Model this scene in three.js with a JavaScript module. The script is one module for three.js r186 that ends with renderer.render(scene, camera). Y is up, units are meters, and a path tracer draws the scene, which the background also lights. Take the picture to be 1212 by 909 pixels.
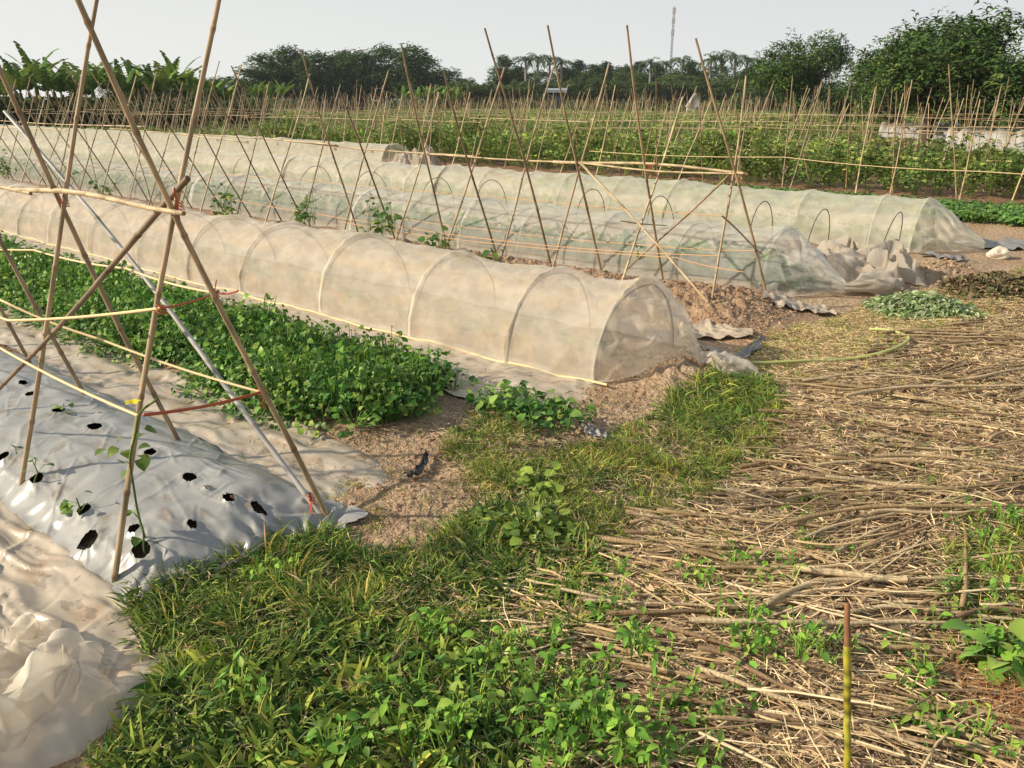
import * as THREE from 'three';
import { mergeGeometries } from 'three/addons/utils/BufferGeometryUtils.js';
import { createNoise2D, createNoise3D } from 'simplex-noise';

// ------------------------------------------------------------------ camera, sky, sun, exposure
// world axes: x along the crop rows (towards their ends), z across the rows (towards the viewer), metres
const scene = new THREE.Scene();
const CAM_H = 1.6, FOCAL = 910, PW = 1212, PH = 909, PITCH = Math.atan((PH / 2 - 118) / FOCAL);
const ROW = [-0.7792, 0.6268], ACROSS = [0.6268, 0.7792];          // (right, forward) of the row direction and its normal
const camera = new THREE.PerspectiveCamera(2 * Math.atan(PH / 2 / FOCAL) * 180 / Math.PI, 4 / 3, 0.05, 3000);
camera.position.set(0, CAM_H, 0);
camera.lookAt(-ROW[1] * Math.cos(PITCH), CAM_H - Math.sin(PITCH), -ACROSS[1] * Math.cos(PITCH));
const SUN_EL = 29 * Math.PI / 180;
const SUN_DIR = new THREE.Vector3(-0.69 * Math.cos(SUN_EL), Math.sin(SUN_EL), 0.724 * Math.cos(SUN_EL)).normalize();
const sun = new THREE.DirectionalLight(new THREE.Color(1, 0.875, 0.675), 5.0);
sun.position.copy(SUN_DIR).multiplyScalar(60); sun.castShadow = true; sun.shadow.radius = 2.2;
sun.shadow.mapSize.set(4096, 4096);
Object.assign(sun.shadow.camera, { left: -40, right: 40, top: 40, bottom: -40, near: 1, far: 200 });
scene.add(sun, sun.target);
const renderer = new THREE.WebGLRenderer({ antialias: true });
renderer.toneMapping = THREE.LinearToneMapping; renderer.toneMappingExposure = 1.42;
renderer.shadowMap.enabled = true;
{ // hazy late afternoon sky: pale towards the horizon, warmer and brighter on the sun's side
  const w = 256, h = 128, d = new Float32Array(w * h * 4);
  for (let j = 0; j < h; j++) for (let i = 0; i < w; i++) {
    const el = ((j + 0.5) / h - 0.5) * Math.PI, az = ((i + 0.5) / w - 0.5) * 2 * Math.PI;
    const x = Math.cos(el) * Math.cos(az), y = Math.sin(el), z = Math.cos(el) * Math.sin(az);
    const c = x * SUN_DIR.x + y * SUN_DIR.y + z * SUN_DIR.z, g = Math.pow(0.5 + 0.5 * c, 2.2);
    const k = Math.pow(Math.max(0, y), 0.7), o = (j * w + i) * 4;
    d[o] = (0.59 * (1 - k) + 0.14 * k) + 0.20 * g; d[o + 1] = (0.60 * (1 - k) + 0.205 * k) + 0.17 * g;
    d[o + 2] = (0.585 * (1 - k) + 0.305 * k) + 0.11 * g; d[o + 3] = 1;
  }
  const t = new THREE.DataTexture(d, w, h, THREE.RGBAFormat, THREE.FloatType);
  t.mapping = THREE.EquirectangularReflectionMapping; t.magFilter = THREE.LinearFilter; t.minFilter = THREE.LinearFilter; t.wrapS = THREE.RepeatWrapping; t.needsUpdate = true;
  scene.background = t; scene.environment = t;
}
scene.fog = new THREE.FogExp2(new THREE.Color().setRGB(0.80, 0.86, 0.92), 0.0003);

// ------------------------------------------------------------------ helpers
function makeRandom(a) { return () => { a = (a + 0x6d2b79f5) | 0; let t = Math.imul(a ^ (a >>> 15), 1 | a); t = (t + Math.imul(t ^ (t >>> 7), 61 | t)) ^ t; return ((t ^ (t >>> 14)) >>> 0) / 4294967296; }; }
let rnd = makeRandom(11);
const R = (a, b) => a + (b - a) * rnd(), PI = Math.PI, clamp = (v, a = 0, b = 1) => Math.min(b, Math.max(a, v));
const sstep = (a, b, v) => { const t = clamp((v - a) / (b - a)); return t * t * (3 - 2 * t); };
const lerp = (a, b, t) => a + (b - a) * t;
const n2 = createNoise2D(makeRandom(5)), n3 = createNoise3D(makeRandom(6));
const fbm = (x, y, o = 4) => { let s = 0, a = 0.5, f = 1; for (let i = 0; i < o; i++) { s += a * n2(x * f + i * 7.1, y * f - i * 3.3); f *= 2.03; a *= 0.5; } return s; };
const ridge = (x, y, o = 3) => { let s = 0, a = 0.6, f = 1; for (let i = 0; i < o; i++) { s += a * (1 - Math.abs(n2(x * f + i * 5.7, y * f + i * 2.9)) * 2); f *= 2.1; a *= 0.5; } return s; };
const V = (x, y, z) => new THREE.Vector3(x, y, z);
function ray(px, py) {
  const x = px - PW / 2, y = PH / 2 - py, f = FOCAL * Math.cos(PITCH) + y * Math.sin(PITCH), u = y * Math.cos(PITCH) - FOCAL * Math.sin(PITCH);
  return [-(x * ROW[0] + f * ROW[1]), u, -(x * ACROSS[0] + f * ACROSS[1])];
}
const atHeight = (px, py, h = 0) => { const r = ray(px, py), t = (h - CAM_H) / r[1]; return V(r[0] * t, h, r[2] * t); };      // a pixel where it meets the ground
const atAcross = (px, py, z) => { const r = ray(px, py), t = z / r[2]; return V(r[0] * t, CAM_H + r[1] * t, z); };           // a pixel where it meets a row's plane
const atFar = (px, dist) => { const r = ray(px, 118), l = Math.hypot(r[0], r[2]); return V(r[0] / l * dist, 0, r[2] / l * dist); };
const groundPoly = (list) => list.map(([a, b]) => { const p = atHeight(a, b); return [p.x, p.z]; });
function inside(poly, x, z) { let c = false; for (let i = 0, j = poly.length - 1; i < poly.length; j = i++) { const [a, b] = poly[i], [d, e] = poly[j]; if ((b > z) !== (e > z) && x < (d - a) * (z - b) / (e - b) + a) c = !c; } return c; }
function bounds(poly) { const xs = poly.map((p) => p[0]), zs = poly.map((p) => p[1]); return [Math.min(...xs), Math.max(...xs), Math.min(...zs), Math.max(...zs)]; }

const counts = new Map();
function numbered(name) { const n = counts.get(name) || 0; counts.set(name, n + 1); return n ? name + '_' + String(n).padStart(3, '0') : name; }
function shade(o) { o.castShadow = true; o.receiveShadow = true; return o; }
function tag(o, label, category, group) { o.userData.label = label; o.userData.category = category; if (group) o.userData.group = group; return o; }
function put(name, geometry, material, parent = scene) { const m = shade(new THREE.Mesh(geometry, material)); m.name = parent === scene && !/_\d\d\d$/.test(name) ? numbered(name) : name; parent.add(m); return m; }
function thing(name, label, category, group, at = [0, 0, 0]) { const o = new THREE.Group(); o.name = numbered(name); o.position.set(...at); scene.add(o); return tag(o, label, category, group); }
function structure(o) { o.userData.kind = 'structure'; return o; }
function stuff(o, label, category) { o.userData.kind = 'stuff'; if (label) tag(o, label, category); return o; }

class Acc { // collects vertices with a colour
  constructor() { this.p = []; this.c = []; this.t = []; this.i = []; }
  v(x, y, z, c, u = 0, w = 0) { this.p.push(x, y, z); this.c.push(c[0], c[1], c[2]); this.t.push(u, w); return this.p.length / 3 - 1; }
  quad(a, b, c, d) { this.i.push(a, b, c, a, c, d); }
  build() {
    const g = new THREE.BufferGeometry();
    g.setAttribute('position', new THREE.Float32BufferAttribute(this.p, 3)); g.setAttribute('color', new THREE.Float32BufferAttribute(this.c, 3)); g.setAttribute('uv', new THREE.Float32BufferAttribute(this.t, 2));
    g.setIndex(this.i); g.computeVertexNormals(); return g;
  }
}
const GRASS = (t) => Math.pow(1 - t, 0.7) * (0.6 + 0.4 * Math.min(1, t * 5)), LEAF = (t) => Math.sin(PI * Math.pow(t, 0.8)) * 0.98 + 0.02, BROAD = (t) => Math.pow(Math.sin(PI * Math.pow(t, 0.62)), 0.8) + 0.02;
// a blade or leaf: starts at p, heading az, rising at el, bending down by bend over its length
function blade(acc, x, y, z, az, el, len, wid, bend, col, n = 3, shape = GRASS, roll = 0, fold = 0) {
  let ca = Math.cos(az), sa = Math.sin(az), e = el, prev = null; const st = len / n;
  for (let k = 0; k <= n; k++) {
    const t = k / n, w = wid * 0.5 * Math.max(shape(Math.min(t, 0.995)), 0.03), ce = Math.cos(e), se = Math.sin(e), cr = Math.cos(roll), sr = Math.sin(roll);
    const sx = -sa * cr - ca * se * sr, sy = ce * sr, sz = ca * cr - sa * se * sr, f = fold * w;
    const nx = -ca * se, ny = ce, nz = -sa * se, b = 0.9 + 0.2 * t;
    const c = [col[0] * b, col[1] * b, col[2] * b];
    if (fold) {
      const a0 = acc.v(x + sx * w + nx * f, y + sy * w + ny * f, z + sz * w + nz * f, c, 0, t), m = acc.v(x, y, z, c, 0.5, t), a1 = acc.v(x - sx * w + nx * f, y - sy * w + ny * f, z - sz * w + nz * f, c, 1, t);
      if (prev) { acc.quad(prev[0], prev[1], m, a0); acc.quad(prev[1], prev[2], a1, m); }
      prev = [a0, m, a1];
    } else {
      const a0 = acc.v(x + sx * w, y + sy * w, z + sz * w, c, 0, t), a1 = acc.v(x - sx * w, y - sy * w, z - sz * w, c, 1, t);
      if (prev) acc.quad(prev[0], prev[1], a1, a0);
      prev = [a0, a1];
    }
    x += ca * ce * st; y += se * st; z += sa * ce * st; e -= bend / n;
  }
}
function tubeInto(acc, pts, radii, col, seg = 5) { // a tube through points
  let prev = null; const up = V(0.13, 0.97, 0.21);
  for (let k = 0; k < pts.length; k++) {
    const d = pts[Math.min(k + 1, pts.length - 1)].clone().sub(pts[Math.max(k - 1, 0)]).normalize();
    const s = V().crossVectors(d, Math.abs(d.dot(up)) > 0.95 ? V(1, 0, 0) : up).normalize(), q = V().crossVectors(s, d), r = Array.isArray(radii) ? radii[k] : radii, row = [];
    const c = typeof col === 'function' ? col(k / (pts.length - 1)) : col;
    for (let a = 0; a < seg; a++) { const an = a / seg * 2 * PI, x = Math.cos(an) * r, y = Math.sin(an) * r; row.push(acc.v(pts[k].x + s.x * x + q.x * y, pts[k].y + s.y * x + q.y * y, pts[k].z + s.z * x + q.z * y, c, a / seg, k)); }
    if (prev) for (let a = 0; a < seg; a++) acc.quad(prev[a], row[a], row[(a + 1) % seg], prev[(a + 1) % seg]);
    else { const m = acc.v(pts[k].x, pts[k].y, pts[k].z, c); for (let a = 0; a < seg; a++) acc.i.push(m, row[a], row[(a + 1) % seg]); }
    if (k === pts.length - 1) { const m = acc.v(pts[k].x, pts[k].y, pts[k].z, c); for (let a = 0; a < seg; a++) acc.i.push(m, row[(a + 1) % seg], row[a]); }
    prev = row;
  }
}
function tube(pts, radii, col, seg) { const a = new Acc(); tubeInto(a, pts, radii, col, seg); return a.build(); }
function gridMesh(nu, nv, fn) { // fn(u, v, i, j) -> [x, y, z, colour, uvx, uvy]
  const a = new Acc();
  for (let j = 0; j <= nv; j++) for (let i = 0; i <= nu; i++) { const q = fn(i / nu, j / nv, i, j); a.v(q[0], q[1], q[2], q[3] || [1, 1, 1], q[4] ?? i / nu, q[5] ?? j / nv); }
  for (let j = 0; j < nv; j++) for (let i = 0; i < nu; i++) { const b = j * (nu + 1) + i; a.quad(b, b + 1, b + nu + 2, b + nu + 1); }
  return a;
}
function texture(w, h, fn, { srgb = true, repeat } = {}) {
  const d = new Uint8Array(w * h * 4);
  for (let j = 0; j < h; j++) for (let i = 0; i < w; i++) { const c = fn(i / w, j / h), o = (j * w + i) * 4; for (let k = 0; k < 3; k++) d[o + k] = clamp(Array.isArray(c) ? c[k] : c) * 255; d[o + 3] = 255; }
  const t = new THREE.DataTexture(d, w, h); t.magFilter = THREE.LinearFilter; t.minFilter = THREE.LinearMipmapLinearFilter; t.generateMipmaps = true;
  t.wrapS = t.wrapT = THREE.MirroredRepeatWrapping; if (srgb) t.colorSpace = THREE.SRGBColorSpace; if (repeat) t.repeat.set(...repeat); t.needsUpdate = true; return t;
}

// ------------------------------------------------------------------ ground relief
const BED = { z0: -0.86, z1: -1.74, x: -2.30 };
const bedProfile = (z, a, b, s) => sstep(a + s * 0.2, a - s, z) * sstep(b - s * 0.2, b + s, z);
function groundH(x, z) {
  let h = 0.012 * n2(x * 1.7, z * 1.7) + 0.005 * n2(x * 6, z * 6);
  const e = 0.05 * n2(z * 3, 3.1);
  h += 0.105 * bedProfile(z, BED.z0, BED.z1, 0.3) * sstep(BED.x + 0.1 + e, BED.x - 0.28 + e, x);
  h += 0.045 * bedProfile(z, -2.05, -3.1, 0.2) * sstep(-2.5, -2.9, x);
  h += 0.015 * bedProfile(z, -3.6, -4.65, 0.25) * sstep(-2.0, -2.4, x);
  const rough = 0.03 * n2(x * 9, z * 9) + 0.018 * n2(x * 21, z * 21);
  const m2 = bedProfile(z, -5.05, -6.35, 0.35) * sstep(-1.7, -2.35, x + 0.1 * n2(z * 2, 1));
  h += m2 * (0.09 + 0.05 * Math.exp(-((x + 2.55) ** 2) / 0.3) + rough);
  h += (0.10 + rough) * Math.exp(-((x + 2.0) ** 2 / 0.06 + (z + 4.15) ** 2 / 0.12));
  h += (0.09 + rough) * Math.exp(-((x + 1.45) ** 2 / 0.12 + (z + 8.2) ** 2 / 0.9));
  h += (0.05 + rough * 0.6) * Math.exp(-((x + 2.1) ** 2 / 0.15 + (z + 3.0) ** 2 / 0.2));
  h += 0.07 * bedProfile(z, -11.6, -13.6, 0.3);
  h += 0.16 * sstep(-14.0, -14.6, z) * (0.5 + 0.5 * Math.cos((z + 15.2) * 2 * PI / 1.5));
  const s = strawAmount(x, z); if (s > 0) h += s * (0.03 + 0.03 * n2(x * 1.2 + 9, z * 1.2) + 0.012 * n2(x * 7, z * 12));
  return h;
}
const STRAW = groundPoly([[735, 655], [800, 615], [880, 580], [925, 500], [960, 450], [1040, 400], [1130, 375], [1212, 335], [1600, 290], [1900, 700], [1900, 1300], [800, 1300], [790, 920], [770, 850], [710, 790], [700, 720]]);
function strawAmount(x, z) { if (x < -2.6 || z > 0.6 || z < -11 || x > 6) return 0; const d = 0.12; let s = 0; for (const [a, b] of [[0, 0], [d, 0], [-d, 0], [0, d], [0, -d]]) s += inside(STRAW, x + a + 0.1 * n2(x * 2, z * 2), z + b) ? 0.2 : 0; return s; }
const TURF_MAIN = groundPoly([[150, 712], [215, 690], [300, 662], [388, 632], [430, 645], [520, 640], [560, 610], [640, 605], [690, 625], [715, 655], [690, 710], [690, 780], [740, 850], [775, 920], [790, 1250], [90, 1250], [120, 900], [190, 850], [205, 800], [165, 745]]);
const TURF_MID = groundPoly([[565, 605], [535, 560], [525, 510], [560, 495], [640, 525], [700, 535], [760, 505], [800, 470], [850, 448], [920, 455], [935, 520], [900, 565], [820, 605], [740, 630], [700, 650], [640, 615]]);
const TURF_UPPER = groundPoly([[850, 445], [880, 415], [930, 392], [990, 380], [1020, 365], [1090, 352], [1160, 340], [1212, 318], [1350, 300], [1300, 330], [1150, 385], [1050, 410], [1000, 440], [930, 460]]);
function turfAmount(x, z) { const a = x + 0.12 * n2(x * 2.3, z * 2.3), b = z + 0.12 * n2(z * 2.3, x * 2.3 + 8); return inside(TURF_MAIN, a, b) ? 1 : inside(TURF_MID, a, b) ? 0.75 : inside(TURF_UPPER, a, b) ? 0.5 : 0; }

// ------------------------------------------------------------------ materials
const grain = texture(512, 512, (u, v) => { const a = 0.80 + 0.16 * fbm(u * 18, v * 18, 4) + 0.12 * n2(u * 130, v * 130) + 0.10 * n2(u * 60, v * 60); return [a, a * 0.99, a * 0.98]; });
const clods = texture(512, 512, (u, v) => 0.5 + 0.35 * fbm(u * 22, v * 22, 4) + 0.15 * ridge(u * 40, v * 40, 2), { srgb: false });
const M = {};
M.ground = new THREE.MeshStandardMaterial({ vertexColors: true, map: grain, bumpMap: clods, bumpScale: 0.02, roughness: 0.95 });
const leafy = (o) => new THREE.MeshPhysicalMaterial({ vertexColors: true, roughness: 1, transmission: 0.3, thickness: 0, clearcoat: 0.2, clearcoatRoughness: 0.4, specularIntensity: 0.5, side: THREE.DoubleSide, ...o });
M.grass = leafy({ clearcoat: 0.12 }); M.leaf = leafy({}); M.farLeaf = leafy({ transmission: 0.2, clearcoat: 0.03, specularIntensity: 0.25 }); M.gloss = leafy({ clearcoat: 0.32, clearcoatRoughness: 0.34 });
M.dry = new THREE.MeshStandardMaterial({ vertexColors: true, roughness: 0.75, side: THREE.DoubleSide });
const caneTex = texture(64, 512, (u, v) => { const s = 0.82 + 0.14 * fbm(u * 5, v * 6, 4) + 0.12 * n2(u * 14, v * 3) + 0.14 * n2(3, v * 7) - 0.18 * clamp(n2(u * 3 + 5, v * 14) - 0.55) * 2; return [s, s * 0.985, s * 0.96]; });
const caneMat = (r, g, b) => new THREE.MeshStandardMaterial({ color: new THREE.Color().setRGB(r, g, b), map: caneTex, vertexColors: true, roughness: 0.62 });
M.cane = [caneMat(0.47, 0.345, 0.205), caneMat(0.38, 0.28, 0.175), caneMat(0.60, 0.47, 0.29), caneMat(0.27, 0.195, 0.125)];
M.strip = new THREE.MeshStandardMaterial({ color: new THREE.Color().setRGB(0.66, 0.49, 0.26), roughness: 0.6 });
M.cord = new THREE.MeshStandardMaterial({ color: new THREE.Color().setRGB(0.58, 0.32, 0.15), roughness: 0.8 });
M.redTie = new THREE.MeshStandardMaterial({ color: new THREE.Color().setRGB(0.42, 0.09, 0.035), roughness: 0.7, side: THREE.DoubleSide });
M.hoop = new THREE.MeshStandardMaterial({ color: new THREE.Color().setRGB(0.05, 0.05, 0.045), roughness: 0.6 });
const netDust = texture(512, 512, (u, v) => { const a = 0.92 + 0.09 * fbm(u * 5, v * 9, 3), d = clamp(fbm(u * 4 + 3, v * 5, 4) * 1.6); return [a, a - 0.035 * d, a - 0.09 * d]; });
const netFolds = texture(512, 512, (u, v) => 0.5 + 0.25 * fbm(u * 5 + fbm(u * 4, v * 4) * 1.2, v * 4, 3) + 0.22 * fbm(u * 16 + v * 3, v * 5, 3), { srgb: false });
const net = (r, g, b, o, more) => new THREE.MeshPhysicalMaterial({ color: new THREE.Color().setRGB(r, g, b), map: netDust, bumpMap: netFolds, bumpScale: 0.007, roughness: 1, transmission: 0.45, thickness: 0, specularIntensity: 0.3, transparent: true, opacity: o, side: THREE.DoubleSide, ...more });
M.netWarm = net(0.95, 0.875, 0.745, 0.53); M.netCool = net(0.92, 0.93, 0.87, 0.38); M.netGreen = net(0.94, 0.92, 0.78, 0.52); M.netHeap = net(0.95, 0.88, 0.765, 0.62); M.netGrey = net(0.66, 0.60, 0.52, 0.78);
const filmDirt = texture(1024, 1024, (u, v) => { const a = 0.88 + 0.09 * fbm(u * 9, v * 14, 4), d = sstep(0.05, 0.55, fbm(u * 7 + 4, v * 10 + 2, 5)), s = sstep(0.3, 0.6, fbm(u * 22, v * 30, 4)) * 0.10; const g = sstep(0.30, 0.36, fbm(u * 13 + 30, v * 20, 5)) * 0.13 + sstep(0.5, 0.56, fbm(u * 60 + 3, v * 80, 2)) * 0.22; return [a - 0.05 * d - 0.6 * s - g, a - 0.09 * d - 0.6 * s - g, a - 0.13 * d - 0.6 * s - g]; });
const filmFolds = texture(1024, 1024, (u, v) => { const w = fbm(u * 6, v * 6, 3); return 0.5 + 0.34 * fbm(u * 3 + w * 0.4, v * 16, 3) + 0.16 * Math.pow(0.5 + 0.5 * Math.sin(v * 120 + 14 * fbm(u * 2.5, v * 5, 3)), 5) * sstep(0, 0.4, fbm(u * 4 + 8, v * 6, 2)); }, { srgb: false });
M.pathFilm = new THREE.MeshPhysicalMaterial({ color: new THREE.Color().setRGB(0.54, 0.455, 0.355), map: filmDirt, bumpMap: filmFolds, bumpScale: 0.006, roughness: 0.36, specularIntensity: 1, side: THREE.DoubleSide });
const mulchStain = texture(1024, 1024, (u, v) => { const a = 0.88 + 0.07 * fbm(u * 6, v * 6, 5) + 0.02 * n2(u * 90, v * 90), d = sstep(0.2, 0.7, fbm(u * 5 + 9, v * 8 + 2, 5)) * 0.22; return [a - d * 0.5, a - d * 0.75, a - d]; });
M.mulch = new THREE.MeshPhysicalMaterial({ color: new THREE.Color().setRGB(0.36, 0.358, 0.345), map: mulchStain, vertexColors: true, roughness: 0.38, specularIntensity: 0.8, clearcoat: 0.25, clearcoatRoughness: 0.25, side: THREE.DoubleSide });
M.blackFilm = new THREE.MeshPhysicalMaterial({ color: new THREE.Color().setRGB(0.05, 0.052, 0.058), map: filmDirt, roughness: 0.4, clearcoat: 0.4, clearcoatRoughness: 0.4, side: THREE.DoubleSide });
M.greyFilm = new THREE.MeshPhysicalMaterial({ color: new THREE.Color().setRGB(0.30, 0.29, 0.28), map: filmDirt, roughness: 0.45, side: THREE.DoubleSide });
M.bark = new THREE.MeshStandardMaterial({ color: new THREE.Color().setRGB(0.12, 0.09, 0.065), map: grain, roughness: 0.95 });

// ------------------------------------------------------------------ ground sheet
function lines(lo, hi, step, far0, far1) { const a = []; for (let v = lo; v <= hi + 1e-6; v += step) a.push(v); let s = step; for (let v = lo - s; v > far0; s *= 1.09, v -= s) a.unshift(v); a.unshift(far0); s = step; for (let v = hi + s; v < far1; s *= 1.09, v += s) a.push(v); a.push(far1); return a; }
{
  const xs = lines(-6.5, 2.2, 0.034, -900, 500), zs = lines(-8.2, 0.2, 0.034, -1100, 200), a = new Acc();
  for (const z of zs) for (const x of xs) {
    const near = Math.hypot(x, z) < 90, h = near ? groundH(x, z) : 0;
    const nA = fbm(x * 0.9, z * 0.9, 4), nB = fbm(x * 4 + 20, z * 4, 3), nC = fbm(x * 14, z * 14 + 30, 2);
    let c = [0.56, 0.41, 0.265];                                             // dry tan soil
    const mix = (q, t) => { c = [lerp(c[0], q[0], t), lerp(c[1], q[1], t), lerp(c[2], q[2], t)]; };
    mix([0.44, 0.27, 0.15], clamp(0.35 + nA * 0.9 + nB * 0.5));               // redder damp soil
    mix([0.58, 0.46, 0.33], clamp(nC * 0.9 - 0.05));
    if (near) {
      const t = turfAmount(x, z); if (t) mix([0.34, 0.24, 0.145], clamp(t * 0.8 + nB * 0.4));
      const s = strawAmount(x, z); if (s) mix([0.36, 0.25, 0.155], s * clamp(0.8 + nB * 0.4));  // rotted litter brown, with shade between the stalks also painted into the ground colour
      if (z < -5.0 && z > -6.4 && x < -1.6) mix([0.42, 0.26, 0.155], clamp(0.7 + nB));
      if (z > -1.75 && z < -0.9 && x < -2.25) mix([0.26, 0.165, 0.10], 0.9);
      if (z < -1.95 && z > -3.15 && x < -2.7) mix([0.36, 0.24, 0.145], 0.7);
    }
    if (z < -13.4) mix([0.27, 0.135, 0.07], 0.75);
    if (z < -16) mix([0.13, 0.10, 0.045], sstep(-16, -24, z) * 0.8);
    if (z < -13.9 && x < -22) mix([0.09, 0.11, 0.035], 0.8);
    if (Math.hypot(x, z) > 105) mix([0.07, 0.085, 0.03], 0.9);
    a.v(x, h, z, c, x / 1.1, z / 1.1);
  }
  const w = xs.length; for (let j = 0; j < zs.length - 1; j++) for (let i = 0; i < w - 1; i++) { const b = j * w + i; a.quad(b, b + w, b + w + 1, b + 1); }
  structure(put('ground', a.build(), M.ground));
}

// ------------------------------------------------------------------ plastic film on the beds and paths
const rowNoise = (x, z, s) => ridge(x * 0.9 * s + n2(x, z) * 0.4, z * 7 * s, 3);
function makeCreases(seed, n, x0, x1, z0, z1, spread, hMax, wMax, lMax) { const q = makeRandom(seed), cr = []; for (let k = 0; k < n; k++) { const an = -0.08 + (q() - 0.5) * spread + (q() < 0.15 ? 1.1 : 0), L = 0.05 + q() * q() * lMax; cr.push([x0 + (x1 - x0) * q(), z0 + (z1 - z0) * q(), Math.cos(an), Math.sin(an), L, wMax * (0.45 + 0.55 * q()), hMax * (0.3 + 0.7 * q() * q()) * (q() < 0.3 ? -0.5 : 1), (q() - 0.5) * 0.25]); } return cr; }
function creaseAt(cr, x, z) { let f = 0; for (const [cx, cz, c, s, L, w, h, bow] of cr) { const dx = x - cx, dz = z - cz, t = (dx * c + dz * s) / L; if (t < -1 || t > 1) continue; const d = -dx * s + dz * c - bow * L * (1 - t * t); if (Math.abs(d) < w * 3) f += h * Math.exp(-(d * d) / (w * w)) * (1 - t * t); } return f; }
function pathFilm(label, x0, x1, z0, z1, step, edge, soil, creases) {
  const nu = Math.round((x1 - x0) / step), nv = Math.max(8, Math.round((z1 - z0) / step)), cr = makeCreases(Math.round(-z0 * 1000), creases, x0, x1, z0, z1, 0.3, 0.015, Math.max(0.019, step * 1.6), 1.3);
  const a = gridMesh(nu, nv, (u, v) => {
    const x = x0 + (x1 - x0) * u, z = z0 + (z1 - z0) * v + 0.05 * Math.max(0, v - 0.3) * n2(x * 1.3, 4) * 2, e = sstep(0, 0.07, v);
    const bury = sstep(x1 - edge, x1, x + 0.35 * edge * fbm(x * 3, z * 4 + 7, 3)) + 0.45 * sstep(0.12, 0.6, fbm(x * 2.6 + 3, z * 3.2, 3)) * soil;
    const f = creaseAt(cr, x + 0.03 * n2(x * 3, z * 3), z + 0.03 * n2(x * 3 + 9, z * 3));
    const y = groundH(x, z) + 0.004 + e * (0.010 + 0.010 * (0.5 + fbm(x * 0.7, z * 5, 2)) + Math.max(-0.006, f)) - 0.04 * bury;
    return [x, y, z, null, x / 2.6, z / 2.6];
  });
  return tag(put('plastic_sheet', a.build(), M.pathFilm), label, 'plastic sheet');
}
pathFilm('beige plastic sheet on the path in front of the silver mulched bed', -3.9, -1.8, -0.93, 0.4, 0.0078, 0.15, 0, 240);
pathFilm('dusty plastic strip between the silver mulched bed and the leafy crop bed', -9, -2.2, -2.16, -1.70, 0.02, 0.45, 1, 90);
pathFilm('dusty beige plastic strip between the leafy crop bed and the nearest net tunnel', -12, -2.05, -3.74, -2.98, 0.028, 0.4, 0.7, 120);

function onBed(px, py) { let p = atHeight(px, py, 0.12); for (let k = 0; k < 8; k++) p = atHeight(px, py, 0.5 * p.y + 0.5 * (groundH(p.x, p.z) + 0.036)); return p; }
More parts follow.
